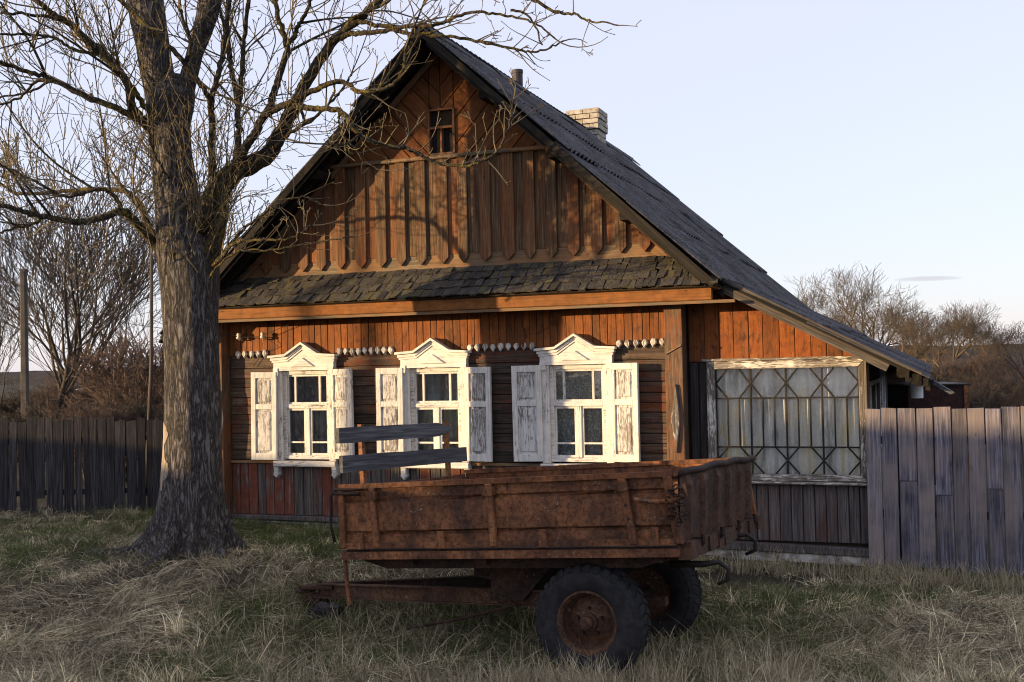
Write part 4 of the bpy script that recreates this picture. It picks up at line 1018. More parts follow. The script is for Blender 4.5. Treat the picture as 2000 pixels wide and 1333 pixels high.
limb([(664, 65, -.4), (684, 40, -.5), (705, 28, -.6), (750, 7, -.8), (800, -25, -.9)], 10, 5, 1.0, sec=0)
limb([(700, 42, -.5), (760, 52, -.7), (845, 49, -.9), (897, 31, -1.0), (932, 24, -1.1), (985, 31, -1.1), (1037, 42, -1.2), (1083, 73, -1.2)], 9, 3, 1.0, (0.25, 0.6), sec=0)
limb([(800, -40, -1.0), (900, -20, -1.2), (980, -12, -1.3), (1037, 0, -1.4), (1090, 25, -1.4), (1125, 28, -1.45), (1156, 42, -1.5), (1209, 46, -1.6)], 10, 2.5, 0.8, (0.2, 0.5), sec=0)
limb([(1000, 20, -1.1), (1022, 25, -1.1), (1040, 42, -1.15), (1052, 70, -1.2), (1060, 90, -1.2)], 5, 2.5, 1.0, (0.2, 0.45), sec=0)
limb([(585, 195, -.25), (600, 240, -.4), (640, 205, -.5), (672, 170, -.55), (690, 140, -.6)], 7, 3, 1.0, (0.2, 0.5), sec=1)
limb([(528, 300, -.2), (560, 265, -.4), (590, 245, -.5), (632, 215, -.6), (655, 175, -.7)], 9, 4, 1.0, (0.2, 0.5), sec=1)
# left side
limb([(312, 275, 0), (292, 250, -.1), (280, 238, -.15), (259, 210, -.3), (245, 157, -.4), (196, 105, -.5), (147, 56, -.6), (105, 28, -.7), (70, 0, -.8), (20, -40, -.9)], 24, 8, 0.7)
limb([(310, 240, -.1), (284, 210, -.2), (262, 175, -.3), (232, 135, -.35), (200, 95, -.4), (160, 75, -.5), (130, 45, -.6), (60, 28, -.7), (0, 26, -.8)], 12, 5, 0.8)
limb([(300, 262, 0), (276, 240, -.2), (224, 210, -.4), (168, 189, -.5), (105, 157, -.6), (52, 140, -.7), (0, 122, -.8), (-60, 100, -.9)], 16, 6, 0.8)
limb([(200, 110, -.5), (182, 105, -.5), (140, 95, -.6), (105, 73, -.7), (52, 68, -.8), (0, 68, -.9)], 8, 4, 0.9)
limb([(195, 200, -.45), (160, 180, .0), (100, 160, .2), (60, 180, .4), (0, 190, .6)], 7, 4, 0.9)
limb([(105, 157, -.6), (70, 160, -.5), (40, 190, -.5), (0, 205, -.5)], 7, 4, 0.9)
limb([(312, 490, 0), (290, 462, -.1), (262, 432, -.3), (238, 413, -.4), (196, 427, -.5), (147, 434, -.6), (87, 423, -.7), (52, 416, -.8), (0, 399, -.9), (-40, 385, -.9)], 20, 7, 0.8)
limb([(312, 480, .1), (294, 448, .2), (273, 402, .3), (245, 374, .4), (210, 371, .5), (157, 371, .6), (105, 376, .7), (35, 378, .8), (0, 360, .9)], 15, 6, 0.9)
limb([(240, 413, -.4), (225, 385, -.5), (195, 370, -.6), (130, 384, -.7), (80, 360, -.8), (20, 330, -.9)], 9, 4, 0.9)
limb([(87, 423, -.7), (60, 440, -.7), (30, 445, -.8), (0, 455, -.9)], 6, 4, 0.9)
# crossing the trunk
limb([(225, -10, -.6), (262, 28, -.62), (308, 70, -.62), (350, 112, -.6), (385, 157, -.5), (406, 189, -.35), (413, 215, -.25)], 9, 10, 0.5, start=0.0)
limb([(365, 120, -.6), (372, 85, -.65), (360, 50, -.7), (352, 10, -.75)], 8, 5, 0.8)
limb([(330, 350, -.4), (302, 300, -.6), (290, 250, -.7), (300, 200, -.75), (285, 150, -.8)], 5, 2.5, 0.7, (0.2, 0.5))
# shoots about the fork
limb([(418, 520, -.25), (433, 503, -.35), (454, 478, -.5), (484, 469, -.6), (529, 469, -.7), (568, 466, -.75), (610, 439, -.8)], 9, 3, 1.0, (0.2, 0.5), sec=0)
limb([(420, 515, -.25), (433, 500, -.3), (460, 465, -.4), (490, 436, -.45), (544, 400, -.5), (590, 385, -.55), (632, 400, -.6)], 8, 3, 0.9, (0.2, 0.5), sec=0)
limb([(410, 545, -.3), (425, 520, -.35), (470, 490, -.5), (530, 490, -.6), (600, 476, -.7), (690, 463, -.8)], 5, 2.5, 0.8, (0.15, 0.4), sec=0)
for k in range(34):
    u = rng.uniform(296, 445); v = rng.uniform(330, 540); c = at(u, v, TY); e = abs(u - 355) / 90
    dy = -0.30 * math.sqrt(max(0.05, 1 - min(1, e) ** 2)) if u < 400 else -.2
    shoot(at(u, v, TY + dy), unit(np.array([rng.normal(0, .45) + (u - 365) * 0.006, rng.normal(-.35, .3), 1.0])), rng.uniform(0.4, 1.3), rng.uniform(0.005, 0.010), 0)
for k in range(16):
    u = rng.uniform(395, 440); v = rng.uniform(350, 520)
    shoot(at(u, v, TY - .2), unit(np.array([rng.uniform(.1, .9), rng.normal(-.2, .3), 1.0])), rng.uniform(0.5, 1.4), rng.uniform(0.005, 0.010), 0)
for k in range(14):
    u = rng.uniform(296, 306); v = rng.uniform(300, 500)
    shoot(at(u, v, TY), unit(np.array([-rng.uniform(.3, 1), rng.normal(0, .4), 0.7])), rng.uniform(0.5, 1.4), rng.uniform(0.005, 0.009), 0)
tw = seg_mesh('twigs', [(a - TB, b - TB, c, d) for a, b, c, d in twigs], M['twig'], tree); tag(tw, kind='stuff')
print('twig segments', len(twigs))

# ------------------------------------------------------------------ far trees and shrubs
def grow_tree(seed, H, lev=5, spread=0.8, trunk_frac=0.22, kids=4, up=0.12, fine=1.0, stems=1, r0=None, gnarl=0.16, rmin=0.011, ratio=(.5, .74)):
    g_ = np.random.default_rng(seed); segs = []
    def br(p, d, L, r, l):
        n = 4 if l < 2 else 3
        for i in range(n):
            d = unit(d + g_.normal(0, gnarl, 3) + np.array([0, 0, up])); q = p + d * L / n
            ra = max(rmin, r * (1 - .5 * i / n)); rb = max(rmin, r * (1 - .5 * (i + 1) / n)); segs.append((p, q, ra, rb, l))
            if l < lev and (i > 0 or l > 1):
                m = kids - 1 + (g_.random() < .5) if i == n - 1 else max(1, kids // 2 - (g_.random() < .4))
                for _ in range(m):
                    s_ = unit(np.cross(d, g_.normal(0, 1, 3)))
                    br(q, unit(d * (1.0 - 0.25 * spread) + s_ * spread * g_.uniform(.5, 1.1)), L * g_.uniform(*ratio), rb * g_.uniform(.55, .75), l + 1)
            p = q
    for k in range(stems):
        a = g_.uniform(0, 6.28); o = np.array([math.cos(a), math.sin(a), 0]) * (0.0 if stems == 1 else g_.uniform(.1, .5) * H * .12)
        d = unit(np.array([g_.normal(0, .12), g_.normal(0, .12), 1]) + (o * 1.2 / max(H * .1, .1) * .35 if stems > 1 else 0))
        br(o, d, H * trunk_frac * g_.uniform(.85, 1.15) * (1 if stems == 1 else 1.2), (r0 or H * .028) * (1 if stems == 1 else .55), 0)
    z = max(s[1][2] for s in segs); k = H / z
    return [(a * k, b * k, max(rmin, ra * k) if ra > rmin else ra, max(rmin, rb * k) if rb > rmin else rb, l) for a, b, ra, rb, l in segs]
protos = {}
def plant(name, key, args, u, v_top, Y, label, cat, group=None, mat='fartwig', rot=0.0, widen=1.0, base=None):
    """a leafless tree or shrub standing at depth Y whose top shows at (u, v_top)"""
    top = at(u, v_top, Y); gz = float(ground_h(top[0], Y)); H = top[2] - gz
    o = empty(name, (float(top[0]), float(Y), gz), rot, label, cat, group)
    if key not in protos:
        segs = grow_tree(**args)
        lo = [s for s in segs if s[4] <= 1]; hi = [s for s in segs if s[4] > 1]
        zt = max(s[1][2] for s in segs)
        a = seg_mesh('trunk', [s[:4] for s in lo], M[mat], None, 6); b = seg_mesh('crown', [s[:4] for s in hi], M[mat], None, 3)
        b['kind'] = 'stuff'
        protos[key] = (a, b, zt); a.parent = o; b.parent = o; print(key, len(segs))
    else:
        for p in protos[key][:2]:
            c = p.copy(); COL.objects.link(c); c.parent = o
    k = H / protos[key][2]; o.scale = (k * widen, k * widen, k)
    return o
T_round = dict(seed=12, H=8.0, lev=5, spread=0.9, trunk_frac=0.27, kids=3, up=0.10, rmin=0.0075, gnarl=.085, r0=.17, ratio=(.58, .8))
T_round2 = dict(seed=25, H=8.0, lev=5, spread=0.85, trunk_frac=0.25, kids=3, up=0.10, rmin=0.0075, gnarl=.09, r0=.16, ratio=(.58, .8))
T_fine = dict(seed=31, H=8.0, lev=4, spread=0.5, trunk_frac=0.30, kids=3, up=0.13, stems=4, rmin=0.0055, gnarl=.08, ratio=(.55, .85), r0=.14)
S_bush = dict(seed=41, H=3.0, lev=4, spread=0.7, trunk_frac=0.4, kids=3, up=0.06, stems=9, rmin=0.006)
S_bush2 = dict(seed=43, H=3.0, lev=4, spread=0.8, trunk_frac=0.36, kids=3, up=0.02, stems=10, rmin=0.007, gnarl=.22)
T_thin = dict(seed=47, H=6.0, lev=3, spread=0.5, trunk_frac=0.5, kids=2, up=0.15, rmin=0.006)
plant('round_tree', 'r1', T_round, 1682, 514, 62, 'tall round crowned leafless tree rising behind the low roof edge', 'tree', 'bare trees behind the house')
plant('round_tree', 'r2', T_round2, 1556, 526, 66, 'small leafless tree peeking over the roof beside the tall round one', 'tree', 'bare trees behind the house', rot=1.0)
plant('round_tree', 'r2', T_round2, 1762, 572, 58, 'lower leafless tree just right of the tall round crowned one', 'tree', 'bare trees behind the house', rot=2.2, widen=1.1)
plant('round_tree', 'r1', T_round, 1858, 584, 55, 'broad dense leafless tree above the right fence under the small cloud', 'tree', 'bare trees behind the house', rot=2.0, widen=1.15)
plant('round_tree', 'r2', T_round2, 1925, 612, 60, 'greyish leafless tree behind the broad dense one near the right edge', 'tree', 'bare trees behind the house', rot=4.0, widen=1.2)
plant('round_tree', 'r1', T_round, 1800, 606, 66, 'distant leafless tree between two bigger crowns right of the roof', 'tree', 'bare trees behind the house', rot=5.0, widen=1.2)
for i, (u, v, Y, lb) in enumerate(((1722, 560, 70, 'far leafless tree seen through the tall round crowned one'), (1822, 600, 72, 'far leafless tree left of the broad dense crown'), (1895, 592, 70, 'far leafless tree behind the right half of the broad dense crown'), (1968, 640, 64, 'low leafless tree beside the sapling at the right edge'), (1640, 575, 72, 'far leafless tree just above the roof line'))):
    plant('round_tree', 'r1' if i % 2 else 'r2', T_round, u, v, Y, lb, 'tree', 'bare trees behind the house', rot=i * 1.1 + .5, widen=1.3)
plant('sapling', 'th', T_thin, 1990, 568, 26, 'thin sparse sapling at the right edge of the picture', 'tree', rot=1.0, mat='greytwig')
bl = [(1830, 690, 34, 'red'), (1880, 676, 38, 'red'), (1935, 668, 40, 'grey'), (1985, 690, 36, 'grey'), (1800, 700, 44, 'grey'), (1960, 715, 30, 'red'), (1905, 715, 28, 'grey'), (2030, 700, 32, 'grey'), (1850, 730, 26, 'red')]
wh = ['brownish leafless bush above the iron panel, nearest the roof end', 'tall reddish leafless bush at middle of the thicket right of the panel', 'grey leafless bush rising highest near the right edge', 'loose grey bush below the thin sapling', 'far grey bush directly behind the roof tip',
      'low reddish bush near the right end of the plank fence', 'low grey bush just right of the iron panel', 'grey bush cut by the right edge of the picture', 'low red twigged bush directly behind the iron panel']
for i, (u, v, Y, kd) in enumerate(bl):
    plant('shrub', 'b1' if i % 2 else 'b2', S_bush if i % 2 else S_bush2, u, v, Y, wh[i], 'shrub', 'leafless bushes beyond the right fence', mat='redtwig' if i % 2 else 'greytwig', rot=i * 1.3, widen=1.15)
plant('fine_tree', 'f1', T_fine, 95, 190, 25, 'tall fine twigged leafless tree behind the left fence', 'tree', 'fine twigged trees on the left', mat='greytwig', widen=1.5)
T_fine2 = dict(T_fine, seed=36, stems=3, spread=.6)
plant('fine_tree', 'f2', T_fine2, 175, 330, 28, 'smaller fine twigged tree between the tall one and the trunk', 'tree', 'fine twigged trees on the left', rot=.7, widen=1.4, mat='greytwig')
plant('fine_tree', 'f2', T_fine2, 20, 330, 23, 'leafless many stemmed tree at the left edge', 'tree', 'fine twigged trees on the left', rot=2.2)
bl = [(30, 735, 24), (100, 728, 30), (150, 742, 26), (205, 722, 24), (262, 690, 24), (300, 610, 21), (70, 760, 19), (170, 768, 18.5), (245, 740, 19)]
wl = ['leafless bush at the left edge above the dark fence', 'wide leafless bush behind the concrete pole', 'leafless bush in front of the pale arched shed', 'leafless bush right of the arched shed', 'high tangled bush left of the slanting pole',
      'highest tangled bush close beside the tree trunk', 'low bush near the foot of the concrete pole', 'low bush just over the middle of the dark fence', 'low tangled bush beneath the slanting pole']
for i, (u, v, Y) in enumerate(bl):
    plant('shrub', 'b1' if i % 2 else 'b2', S_bush if i % 2 else S_bush2, u, v, Y, wl[i], 'shrub', 'leafless bushes beyond the left fence', rot=i * 0.9 + .4, widen=1.1)

# poles, sheds and other small far things
p = at(48, 720, 22); pt = at(52, 530, 22)
po = empty('utility_pole', (float(p[0]), 22, 0), 0, 'grey concrete utility pole standing among the left trees', 'pole')
MB().prism([(-.07, 0), (.07, 0), (.048, pt[2]), (-.048, pt[2])], -.06, .06, .015).obj('pole_shaft', M['pole'], po); MB().box(-.055, .055, -.065, .065, pt[2] + .001, pt[2] + .04).obj('pole_cap', M['pole'], po)
a = at(281, 812, 17); b = at(296, 440, 17)
o = MB().tube([(0, 0, 0), ((b[0] - a[0]) * .6 + .03, 0, (b[2]) * .5), (b[0] - a[0], 0, b[2])], [.035, .03, .022], 8).obj('slanting_pole', M['vergepale'], None, smooth=True)
o.location = (float(a[0]), 17, 0); tag(o, 'thin slanting wooden pole just left of the tree trunk', 'pole')
p = at(1958, 790, 30); o = MB().tube([(0, 0, 0), (0, 0, at(1958, 755, 30)[2])], .06, 8).obj('thin_post', M['pole'], None); o.location = (float(p[0]), 30, 0)
MB().box(-.08, .08, -.08, .08, at(1958, 755, 30)[2], at(1958, 755, 30)[2] + .04).obj('post_cap', M['pole'], o); tag(o, 'thin pale post standing far behind the right plank fence', 'post')
# arched shed beyond the left fence
p = at(165, 800, 48); ash = empty('arched_shed', (float(p[0]), 48, 0), R(-18), 'small arched shed with pale roof and blue side behind the bushes', 'shed')
z = at(165, 758, 48)[2]; arc = [(1.25 * math.cos(math.pi * k / 12), 0.55 * math.sin(math.pi * k / 12)) for k in range(13)]
MB().prism([(q[0] * .98, z - .6 + q[1] * .96) for q in arc] + [(-1.22, 0), (1.22, 0)], 0.02, 2.9).obj('shed_wall', M['bluepaint'], ash)
MB().prism([(q[0], z - .57 + q[1]) for q in arc] + [(q[0] * .97, z - .6 + q[1] * .94) for q in reversed(arc)], -.05, 3.0).obj('shed_roof', M['palepaint'], ash)
# iron panel shed right of the house
a = at(1775, 800, 17.5); b = at(1890, 752, 17.5)
sh_ = empty('iron_shed', (float(a[0]), 17.5, 0), R(-6), 'low dark iron shed with red brown edge behind the right fence', 'shed')
W_ = b[0] - a[0]; MB().box(0, W_ - .1, 0, 1.4, 0, b[2]).obj('shed_wall', M['redpanel'], sh_)
MB().box(-.05, W_, -.04, 1.5, b[2], b[2] + .025).obj('shed_roof', M['black'], sh_); MB().box(W_ - .098, W_ - .03, -.03, .04, 0, b[2] - .002).obj('shed_post', M['rust'], sh_)
# white lamp hanging from the eave
p = at(1790, 738, 13.2); lam = empty('hanging_lamp', tuple(map(float, p)), 0, 'white cylindrical lamp hanging under the low eave', 'lamp')
MB().tube([(0, 0, .06), (0, 0, .14)], .008, 6).tube([(0, 0, -.02), (0, 0, .06)], .04, 12).obj('lamp_cap', M['black'], lam); MB().tube([(0, 0, -.24), (0, 0, -.23), (0, 0, -.02)], [.066, .07, .07], 20).obj('lamp_shade', M['enamel'], lam)
# ochre roofed hut far right
p = at(2004, 790, 45); hut = empty('small_hut', (float(p[0]), 45, 0), R(10), 'small ochre hut cut by the right edge of the picture', 'hut')
z = at(2004, 768, 45)[2]; MB().box(-.8, 1.4, 0, 2, 0, z - .3).obj('hut_wall', M['yellowpaint'], hut); MB().prism([(-1, z - .32), (.3, z + .2), (1.6, z - .32), (1.6, z - .25), (.3, z + .28), (-1, z - .25)], -.15, 2.2).obj('hut_roof', M['black'], hut)

# unseen blockers added outside the frame on the sunny side to shade the yard
def sunward(q, dist):      # point at lateral offset q (seen along the sun direction) and a distance towards the sun
    n_ = np.array([-to_sun[1], to_sun[0]]); n_ /= np.linalg.norm(n_); n_ = n_ if n_[1] > 0 else -n_
    d = np.array(to_sun[:2]); d /= np.linalg.norm(d); return n_ * q + d * dist
e1 = sunward(3.0, 15.5); e2 = sunward(16.5, 15.5); dv = e2 - e1; ang = math.atan2(dv[1], dv[0])
nf = empty('board_fence', (*map(float, e1), 0), ang, 'added close boarded fence outside the frame, shading the yard', 'fence')  # added unseen fence, its height set by the wanted shade line
x = 0; q = random.Random(2)
while x < np.linalg.norm(dv):
    w = q.uniform(.14, .18); hh_ = 2.42 if x < 6.2 else 2.16
    MB().prism([(x, -.3), (x + w - .002, -.3), (x + w - .002, hh_ + q.uniform(0, .09)), (x, hh_ + q.uniform(0, .09))], q.uniform(-.01, .01), .03).obj('board', M['fence'], nf); x += w
e = sunward(9.0, 17.0); ns = empty('shade_shed', (*map(float, e), 0), ang, 'added board shed outside the frame, shading the annex wall', 'shed')  # unseen shed put in to shade the annex
MB().box(0, 2.15, 0, 3, -.2, 3.05).obj('shed_wall', M['annexgrey'], ns); MB().prism([(-.05, 3.05), (2.2, 3.05), (2.2, 3.2), (-.05, 3.2)], -.2, 3.2).obj('shed_roof', M['sheet'], ns)
e = sunward(2.0, 17.5); ns = empty('shade_barn', (*map(float, e), 0), ang, 'added long low barn outside the frame, shading the trailer', 'barn')  # unseen barn put in to keep the trailer out of the sun
MB().box(0, 6.05, 0, 5, -.2, 3.2).obj('barn_wall', M['annexgrey'], ns); MB().prism([(-.1, 3.2), (6.15, 3.2), (6.15, 3.3), (-.1, 3.3)], -.2, 5.2).obj('barn_roof', M['sheet'], ns)

def evergreen(s, z, r, D, label, seed):  # unseen tree added to cast shade on the upper gable
    g_ = np.random.default_rng(seed); c = hp(s, -.06, z) + np.array(to_sun) / math.hypot(to_sun[0], to_sun[1]) * D
    t = empty('shade_evergreen', (float(c[0]), float(c[1]), 0), 0, label, 'tree')
    MB().tube([(0, 0, 0), (.1, .05, c[2] * .5), (0, 0, c[2])], [.13, .09, .04], 8).obj('trunk', M['limb'], t, smooth=True)
    n = 5200; d = g_.normal(0, 1, (n, 3)); d /= np.linalg.norm(d, axis=1, keepdims=True); rad = r * g_.random(n) ** .45 * (1 + .22 * np.sin(5 * d[:, 0] + 3) * np.sin(6 * d[:, 2] + 1))
    P = d * rad[:, None]; P[:, 2] += c[2]; a = g_.normal(0, 1, (n, 3)); a /= np.linalg.norm(a, axis=1, keepdims=True); b = np.cross(a, g_.normal(0, 1, (n, 3))); b /= np.linalg.norm(b, axis=1, keepdims=True)
    V_ = np.stack([P - a * .07, P + b * .03, P + a * .07, P - b * .03], 1).reshape(-1, 3)
    cr = raw_mesh('crown', V_, np.arange(4 * n).reshape(-1, 4), M['needle'], t); cr['kind'] = 'stuff'
M['needle'] = simple('needles', (0.035, 0.06, 0.02), 0.8, 0.3, 3)
evergreen(2.05, 5.55, 1.0, 24, 'added round evergreen outside the frame, shading the gable', 1)

# small cloud
p = at(1812, 546, 900); cl = MB(); n = 28; vs_ = []; rws = 9
for i in range(rws):
    ph = -math.pi / 2 + math.pi * i / (rws - 1)
    for k in range(n): vs_.append((24 * math.cos(ph) * math.cos(2 * math.pi * k / n), 18 * math.cos(ph) * math.sin(2 * math.pi * k / n), (2.9 if ph > 0 else 1.1) * math.sin(ph)))
cl.add(vs_, [(i * n + k, i * n + (k + 1) % n, (i + 1) * n + (k + 1) % n, (i + 1) * n + k) for i in range(rws - 1) for k in range(n)])
t = NT('cloud vapour'); t.t.nodes.remove(t.b); vol = t.n('ShaderNodeVolumePrincipled'); vol.inputs['Color'].default_value = (0.25, 0.23, 0.27, 1); vol.inputs['Density'].default_value = 0.011
t.t.links.new(vol.outputs[0], t.out.inputs['Volume'])
co = cl.obj('cloud', t.m, None, smooth=True); co.location = tuple(map(float, p)); co.scale = (1.15, 1, .85); tag(co, 'small flat lens shaped grey cloud low in the right sky', 'cloud', kind='structure')

# ------------------------------------------------------------------ the trailer
YA, PT, RO = R(25), R(3.4), R(2.2)
ex = Vector((math.cos(YA) * math.cos(PT), -math.sin(YA) * math.cos(PT), math.sin(PT)))
ey = Vector((math.sin(YA), math.cos(YA), -math.sin(RO) - 0.0)); ey = (ey - ex * ey.dot(ex)).normalized(); ez = ex.cross(ey)
tr0 = (-1.30, 8.48, 0.625)
tr = empty('farm_trailer', (0, 0, 0), 0, 'rusty two wheeled farm trailer parked in the dead grass before the house', 'trailer')
tr.matrix_world = Matrix(((ex.x, ey.x, ez.x, tr0[0]), (ex.y, ey.y, ez.y, tr0[1]), (ex.z, ey.z, ez.z, tr0[2]), (0, 0, 0, 1)))
TL, TW, TH = 2.60, 2.02, 0.50
def side_panel(y, out, name, mat):
    """pressed steel side: profile across (outward offset, z)"""
    pr = [(0.0, 0.03), (0.0, 0.115), (-.018, 0.128), (-.018, 0.14), (0.006, 0.155), (0.006, 0.355), (-.018, 0.368), (-.018, 0.38), (0.0, 0.395), (0.0, 0.475)]
    m = MB(); xs = np.linspace(0.03, TL - .03, 14); vs2 = []
    dr = np.random.default_rng(8 if out < 0 else 9)
    dent = dr.normal(0, .005, (len(xs), len(pr))) + .012 * np.sin(xs * 2.1 + 1)[:, None] * np.sin(np.linspace(0, 3.1, len(pr)))[None]
    for i, x_ in enumerate(xs):
        for j, (o_, z_) in enumerate(pr): vs2.append((x_, y + out * (o_ + dent[i, j]), z_))
    k = len(pr); n1 = len(vs2)
    vs2 += [(p_[0], p_[1] - out * .008, p_[2]) for p_ in vs2]
    fs2 = []
    for i in range(len(xs) - 1):
        for j in range(k - 1):
            a_ = i * k + j; f_ = (a_, a_ + k, a_ + k + 1, a_ + 1); f2 = tuple(n1 + w_ for w_ in reversed(f_))
            if out > 0: f_, f2 = f_[::-1], f2[::-1]
            fs2 += [f_, f2]
    m.add(vs2, fs2); return m.obj(name, mat, tr)
near = side_panel(0.0, -1, 'side_board', M['rust']); far = side_panel(TW, 1, 'side_board', M['rustlight'])
def rail(a, b, w, h, mat, name, parent):
    a, b = np.array(a, float), np.array(b, float); d = unit(b - a); s_ = unit(np.cross(d, [0, 0, 1])) if abs(d[2]) < .9 else np.array([1.0, 0, 0]); u_ = np.cross(s_, d)
    m = MB(); c = []
    for p_ in (a, b):
        for i, j in ((-1, -1), (1, -1), (1, 1), (-1, 1)): c.append(p_ + s_ * i * w / 2 + u_ * j * h / 2)
    m.add(c, [(0, 1, 5, 4), (1, 2, 6, 5), (2, 3, 7, 6), (3, 0, 4, 7), (0, 3, 2, 1), (4, 5, 6, 7)]); return m.obj(name, mat, parent)
for y_, pa, o_ in ((-0.005, near, -1), (TW + .005, far, 1)):
    rail((0, y_, .485), (TL, y_, .485), .05, .036, M['rustlight'], 'top_rail', pa); rail((0, y_ + o_ * .004, .045), (TL, y_ + o_ * .004, .045), .05, .04, M['rust'], 'bottom_rail', pa)
    for x_, lean, w in ((.025, 0, .05), (.30, .02, .05), (1.26, .02, .05), (2.255, .06, .055), (TL - .03, .05, .055)):
        b_ = MB(); xb = x_ + lean; yo = y_ + o_ * .024
        y0_, y1_ = (yo - .018, yo + .014) if o_ < 0 else (yo - .014, yo + .018)
        b_.prism([(xb - w / 2, .03), (xb + w / 2, .03), (x_ + w / 2, .468), (x_ - w / 2, .468)], y0_, y1_, .006)
        b_.obj('stake', M['rustlight'] if x_ > 2 else M['rust'], pa)
        if x_ > 2 and x_ < 2.4 and o_ < 0:
            for zh in (.2, .29): MB().lathe([(0, -.001), (.011, -.001), (.011, .002), (0, .002)], 10, (xb - lean * (zh / .47), y0_ - .002, zh)).obj('bolt_hole_disc', M['black'], pa)  # dark discs stand in for the shade inside the holes
        if 0.2 < x_ < 2.4: MB().box(x_ - .042, x_ + .042, y0_ - .012, y1_ + .012, .385, .445).obj('stake_clamp', M['rust'], pa)
    if o_ < 0:
        for x_ in (.18, .86, 1.66, 2.46):
            MB().prism([(x_ - .035, .02), (x_ + .035, .02), (x_ + .028, .14), (x_ - .02, .145)], y_ - .046, y_ - .024, .004).obj('hinge', M['rust'], pa)
# handles and latches at the front corner and along the side
m = MB().tube([(-.02, -.05, .44), (.12, -.06, .435), (.2, -.06, .43)], .014, 8).tube([(-.02, -.05, .47), (.2, -.05, .46)], .010, 8).tube([(0.0, -.04, .47), (-.05, -.06, .42), (-.045, -.07, .3), (-.06, -.06, .2), (-.03, -.06, .08)], .011, 8)
m.obj('latch', M['rustdark'], tr, smooth=True)
m = MB().tube([(2.35, -.07, .33), (2.5, -.075, .31), (2.62, -.07, .315)], .016, 8).tube([(2.62, -.07, .315), (2.70, -.05, .35), (2.68, -.05, .42)], .012, 8); m.obj('latch', M['rust'], tr, smooth=True)
ch = MB()      # chain bunched at the rear corner
for k in range(22):
    c = np.array([2.60 + .05 * math.sin(k * 1.9) + .03, -.075 + .02 * math.cos(k * 2.7), .40 - .011 * k + .02 * math.sin(k * 3.1)]); a_ = rnd.uniform(0, 3.1)
    d1 = np.array([math.cos(a_), math.sin(a_), rnd.uniform(-.5, .5)]); d1 = unit(d1); d2 = unit(np.cross(d1, rng.normal(0, 1, 3)))
    ch.tube([c + .026 * math.cos(t_) * d1 + .015 * math.sin(t_) * d2 for t_ in np.linspace(0, 2 * math.pi, 9)], .0055, 5, cap=False)
ch.obj('chain', M['rustdark'], tr, smooth=True)
# headboard and tailgate
m = MB()
for k in range(12):
    y0_, y1_ = .03 + k * (TW - .06) / 12, .03 + (k + 1) * (TW - .06) / 12; m.box(0.0 + (.014 if k % 2 else 0), .03, y0_, y1_, .03, .44)
hb_ = m.obj('headboard', M['rust'], tr); rail((.0, .02, .45), (.0, TW - .02, .45), .04, .03, M['rust'], 'top_rail', hb_)
m = MB(); ny = 60; vs2 = []
for k in range(ny + 1):
    y_ = .01 + (TW - .02) * k / ny; rib = .03 if (k % 10) in (4, 5, 6) else 0.0
    bow = .05 * math.sin(math.pi * k / ny)
    for z_ in (.0, .08, .14, .40, .47): vs2.append((TL + .03 + (rib if .08 <= z_ <= .40 else 0) + (z_ - .2) * .05 + bow * z_, y_, z_ + .02 * math.sin(math.pi * k / ny) * (z_ / .47)))
n1 = len(vs2); vs2 += [(p_[0] - .012, p_[1], p_[2]) for p_ in vs2]; fs2 = []
for k in range(ny):
    for j in range(4):
        a_ = 5 * k + j; f_ = (a_, a_ + 5, a_ + 6, a_ + 1); fs2 += [f_, tuple(n1 + w_ for w_ in reversed(f_))]
m.add(vs2, fs2); tg = m.obj('tailgate', M['rustgate'], tr)
MB().tube([(TL + .045 + .05 * .47 * math.sin(math.pi * k / 16) * 1.0 + .015, -.01 + (TW + .02) * k / 16, .485 + .02 * math.sin(math.pi * k / 16) + .006 * math.sin(k * 1.3)) for k in range(17)], .024, 10).obj('top_rail', M['rustdark'], tg, smooth=True)
m = MB()
for k in range(14): m.box(TL + .0, TL + .085 + rnd.uniform(-.01, .015), .0 + k * TW / 14, (k + 1) * TW / 14 - .004, -.075 + rnd.uniform(-.01, .01), .03 + rnd.uniform(-.01, .01))
m.obj('rear_sill', M['rustgate'], tr)
for k in range(4): MB().tube([(TL + .085, .25 + k * .5, -.01), (TL + .105, .25 + k * .5, .01), (TL + .10, .26 + k * .5, .06)], .016, 6).obj('gate_hinge', M['rustdark'], tg)
# floor, sills and chassis
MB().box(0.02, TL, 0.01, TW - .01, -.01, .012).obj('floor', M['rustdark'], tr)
MB().box(0.0, TL + .02, -.025, .03, -.055, .0).box(0, TL + .02, TW - .03, TW + .025, -.055, 0).box(0, .05, .03, TW - .03, -.055, -.011).obj('floor_frame', M['rust'], tr)
m = MB()
for y_ in (.42, 1.52): m.prism([(.18, -.012), (TL - .02, -.012), (TL - .02, -.12), (2.2, -.16), (.5, -.16), (.18, -.06)], y_, y_ + .08)
for x_ in (.5, 1.1, 2.4): m.box(x_, x_ + .07, .05, TW - .05, -.10, -.012)
m.prism([(0.02, -.056), (TL, -.056), (TL - .3, -.14), (.3, -.14)], .12, .2)
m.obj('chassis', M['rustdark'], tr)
AXX, AXZ = 1.90, -.505
MB().prism([(.86, -.16), (1.5, -.16), (1.42, -.25), (1.25, -.42), (.98, -.42), (1.0, -.27), (.86, -.24)], .45, 1.5).obj('turntable', M['rustdark'], tr)
MB().tube([(AXX, .2, AXZ), (AXX, TW - .2, AXZ)], .05, 12).box(AXX - .07, AXX + .07, .40, .52, AXZ, -.16).box(AXX - .07, AXX + .07, 1.5, 1.62, AXZ, -.16).box(AXX - .45, AXX + .45, .42, .5, AXZ + .06, AXZ + .12).obj('axle', M['rustdark'], tr)
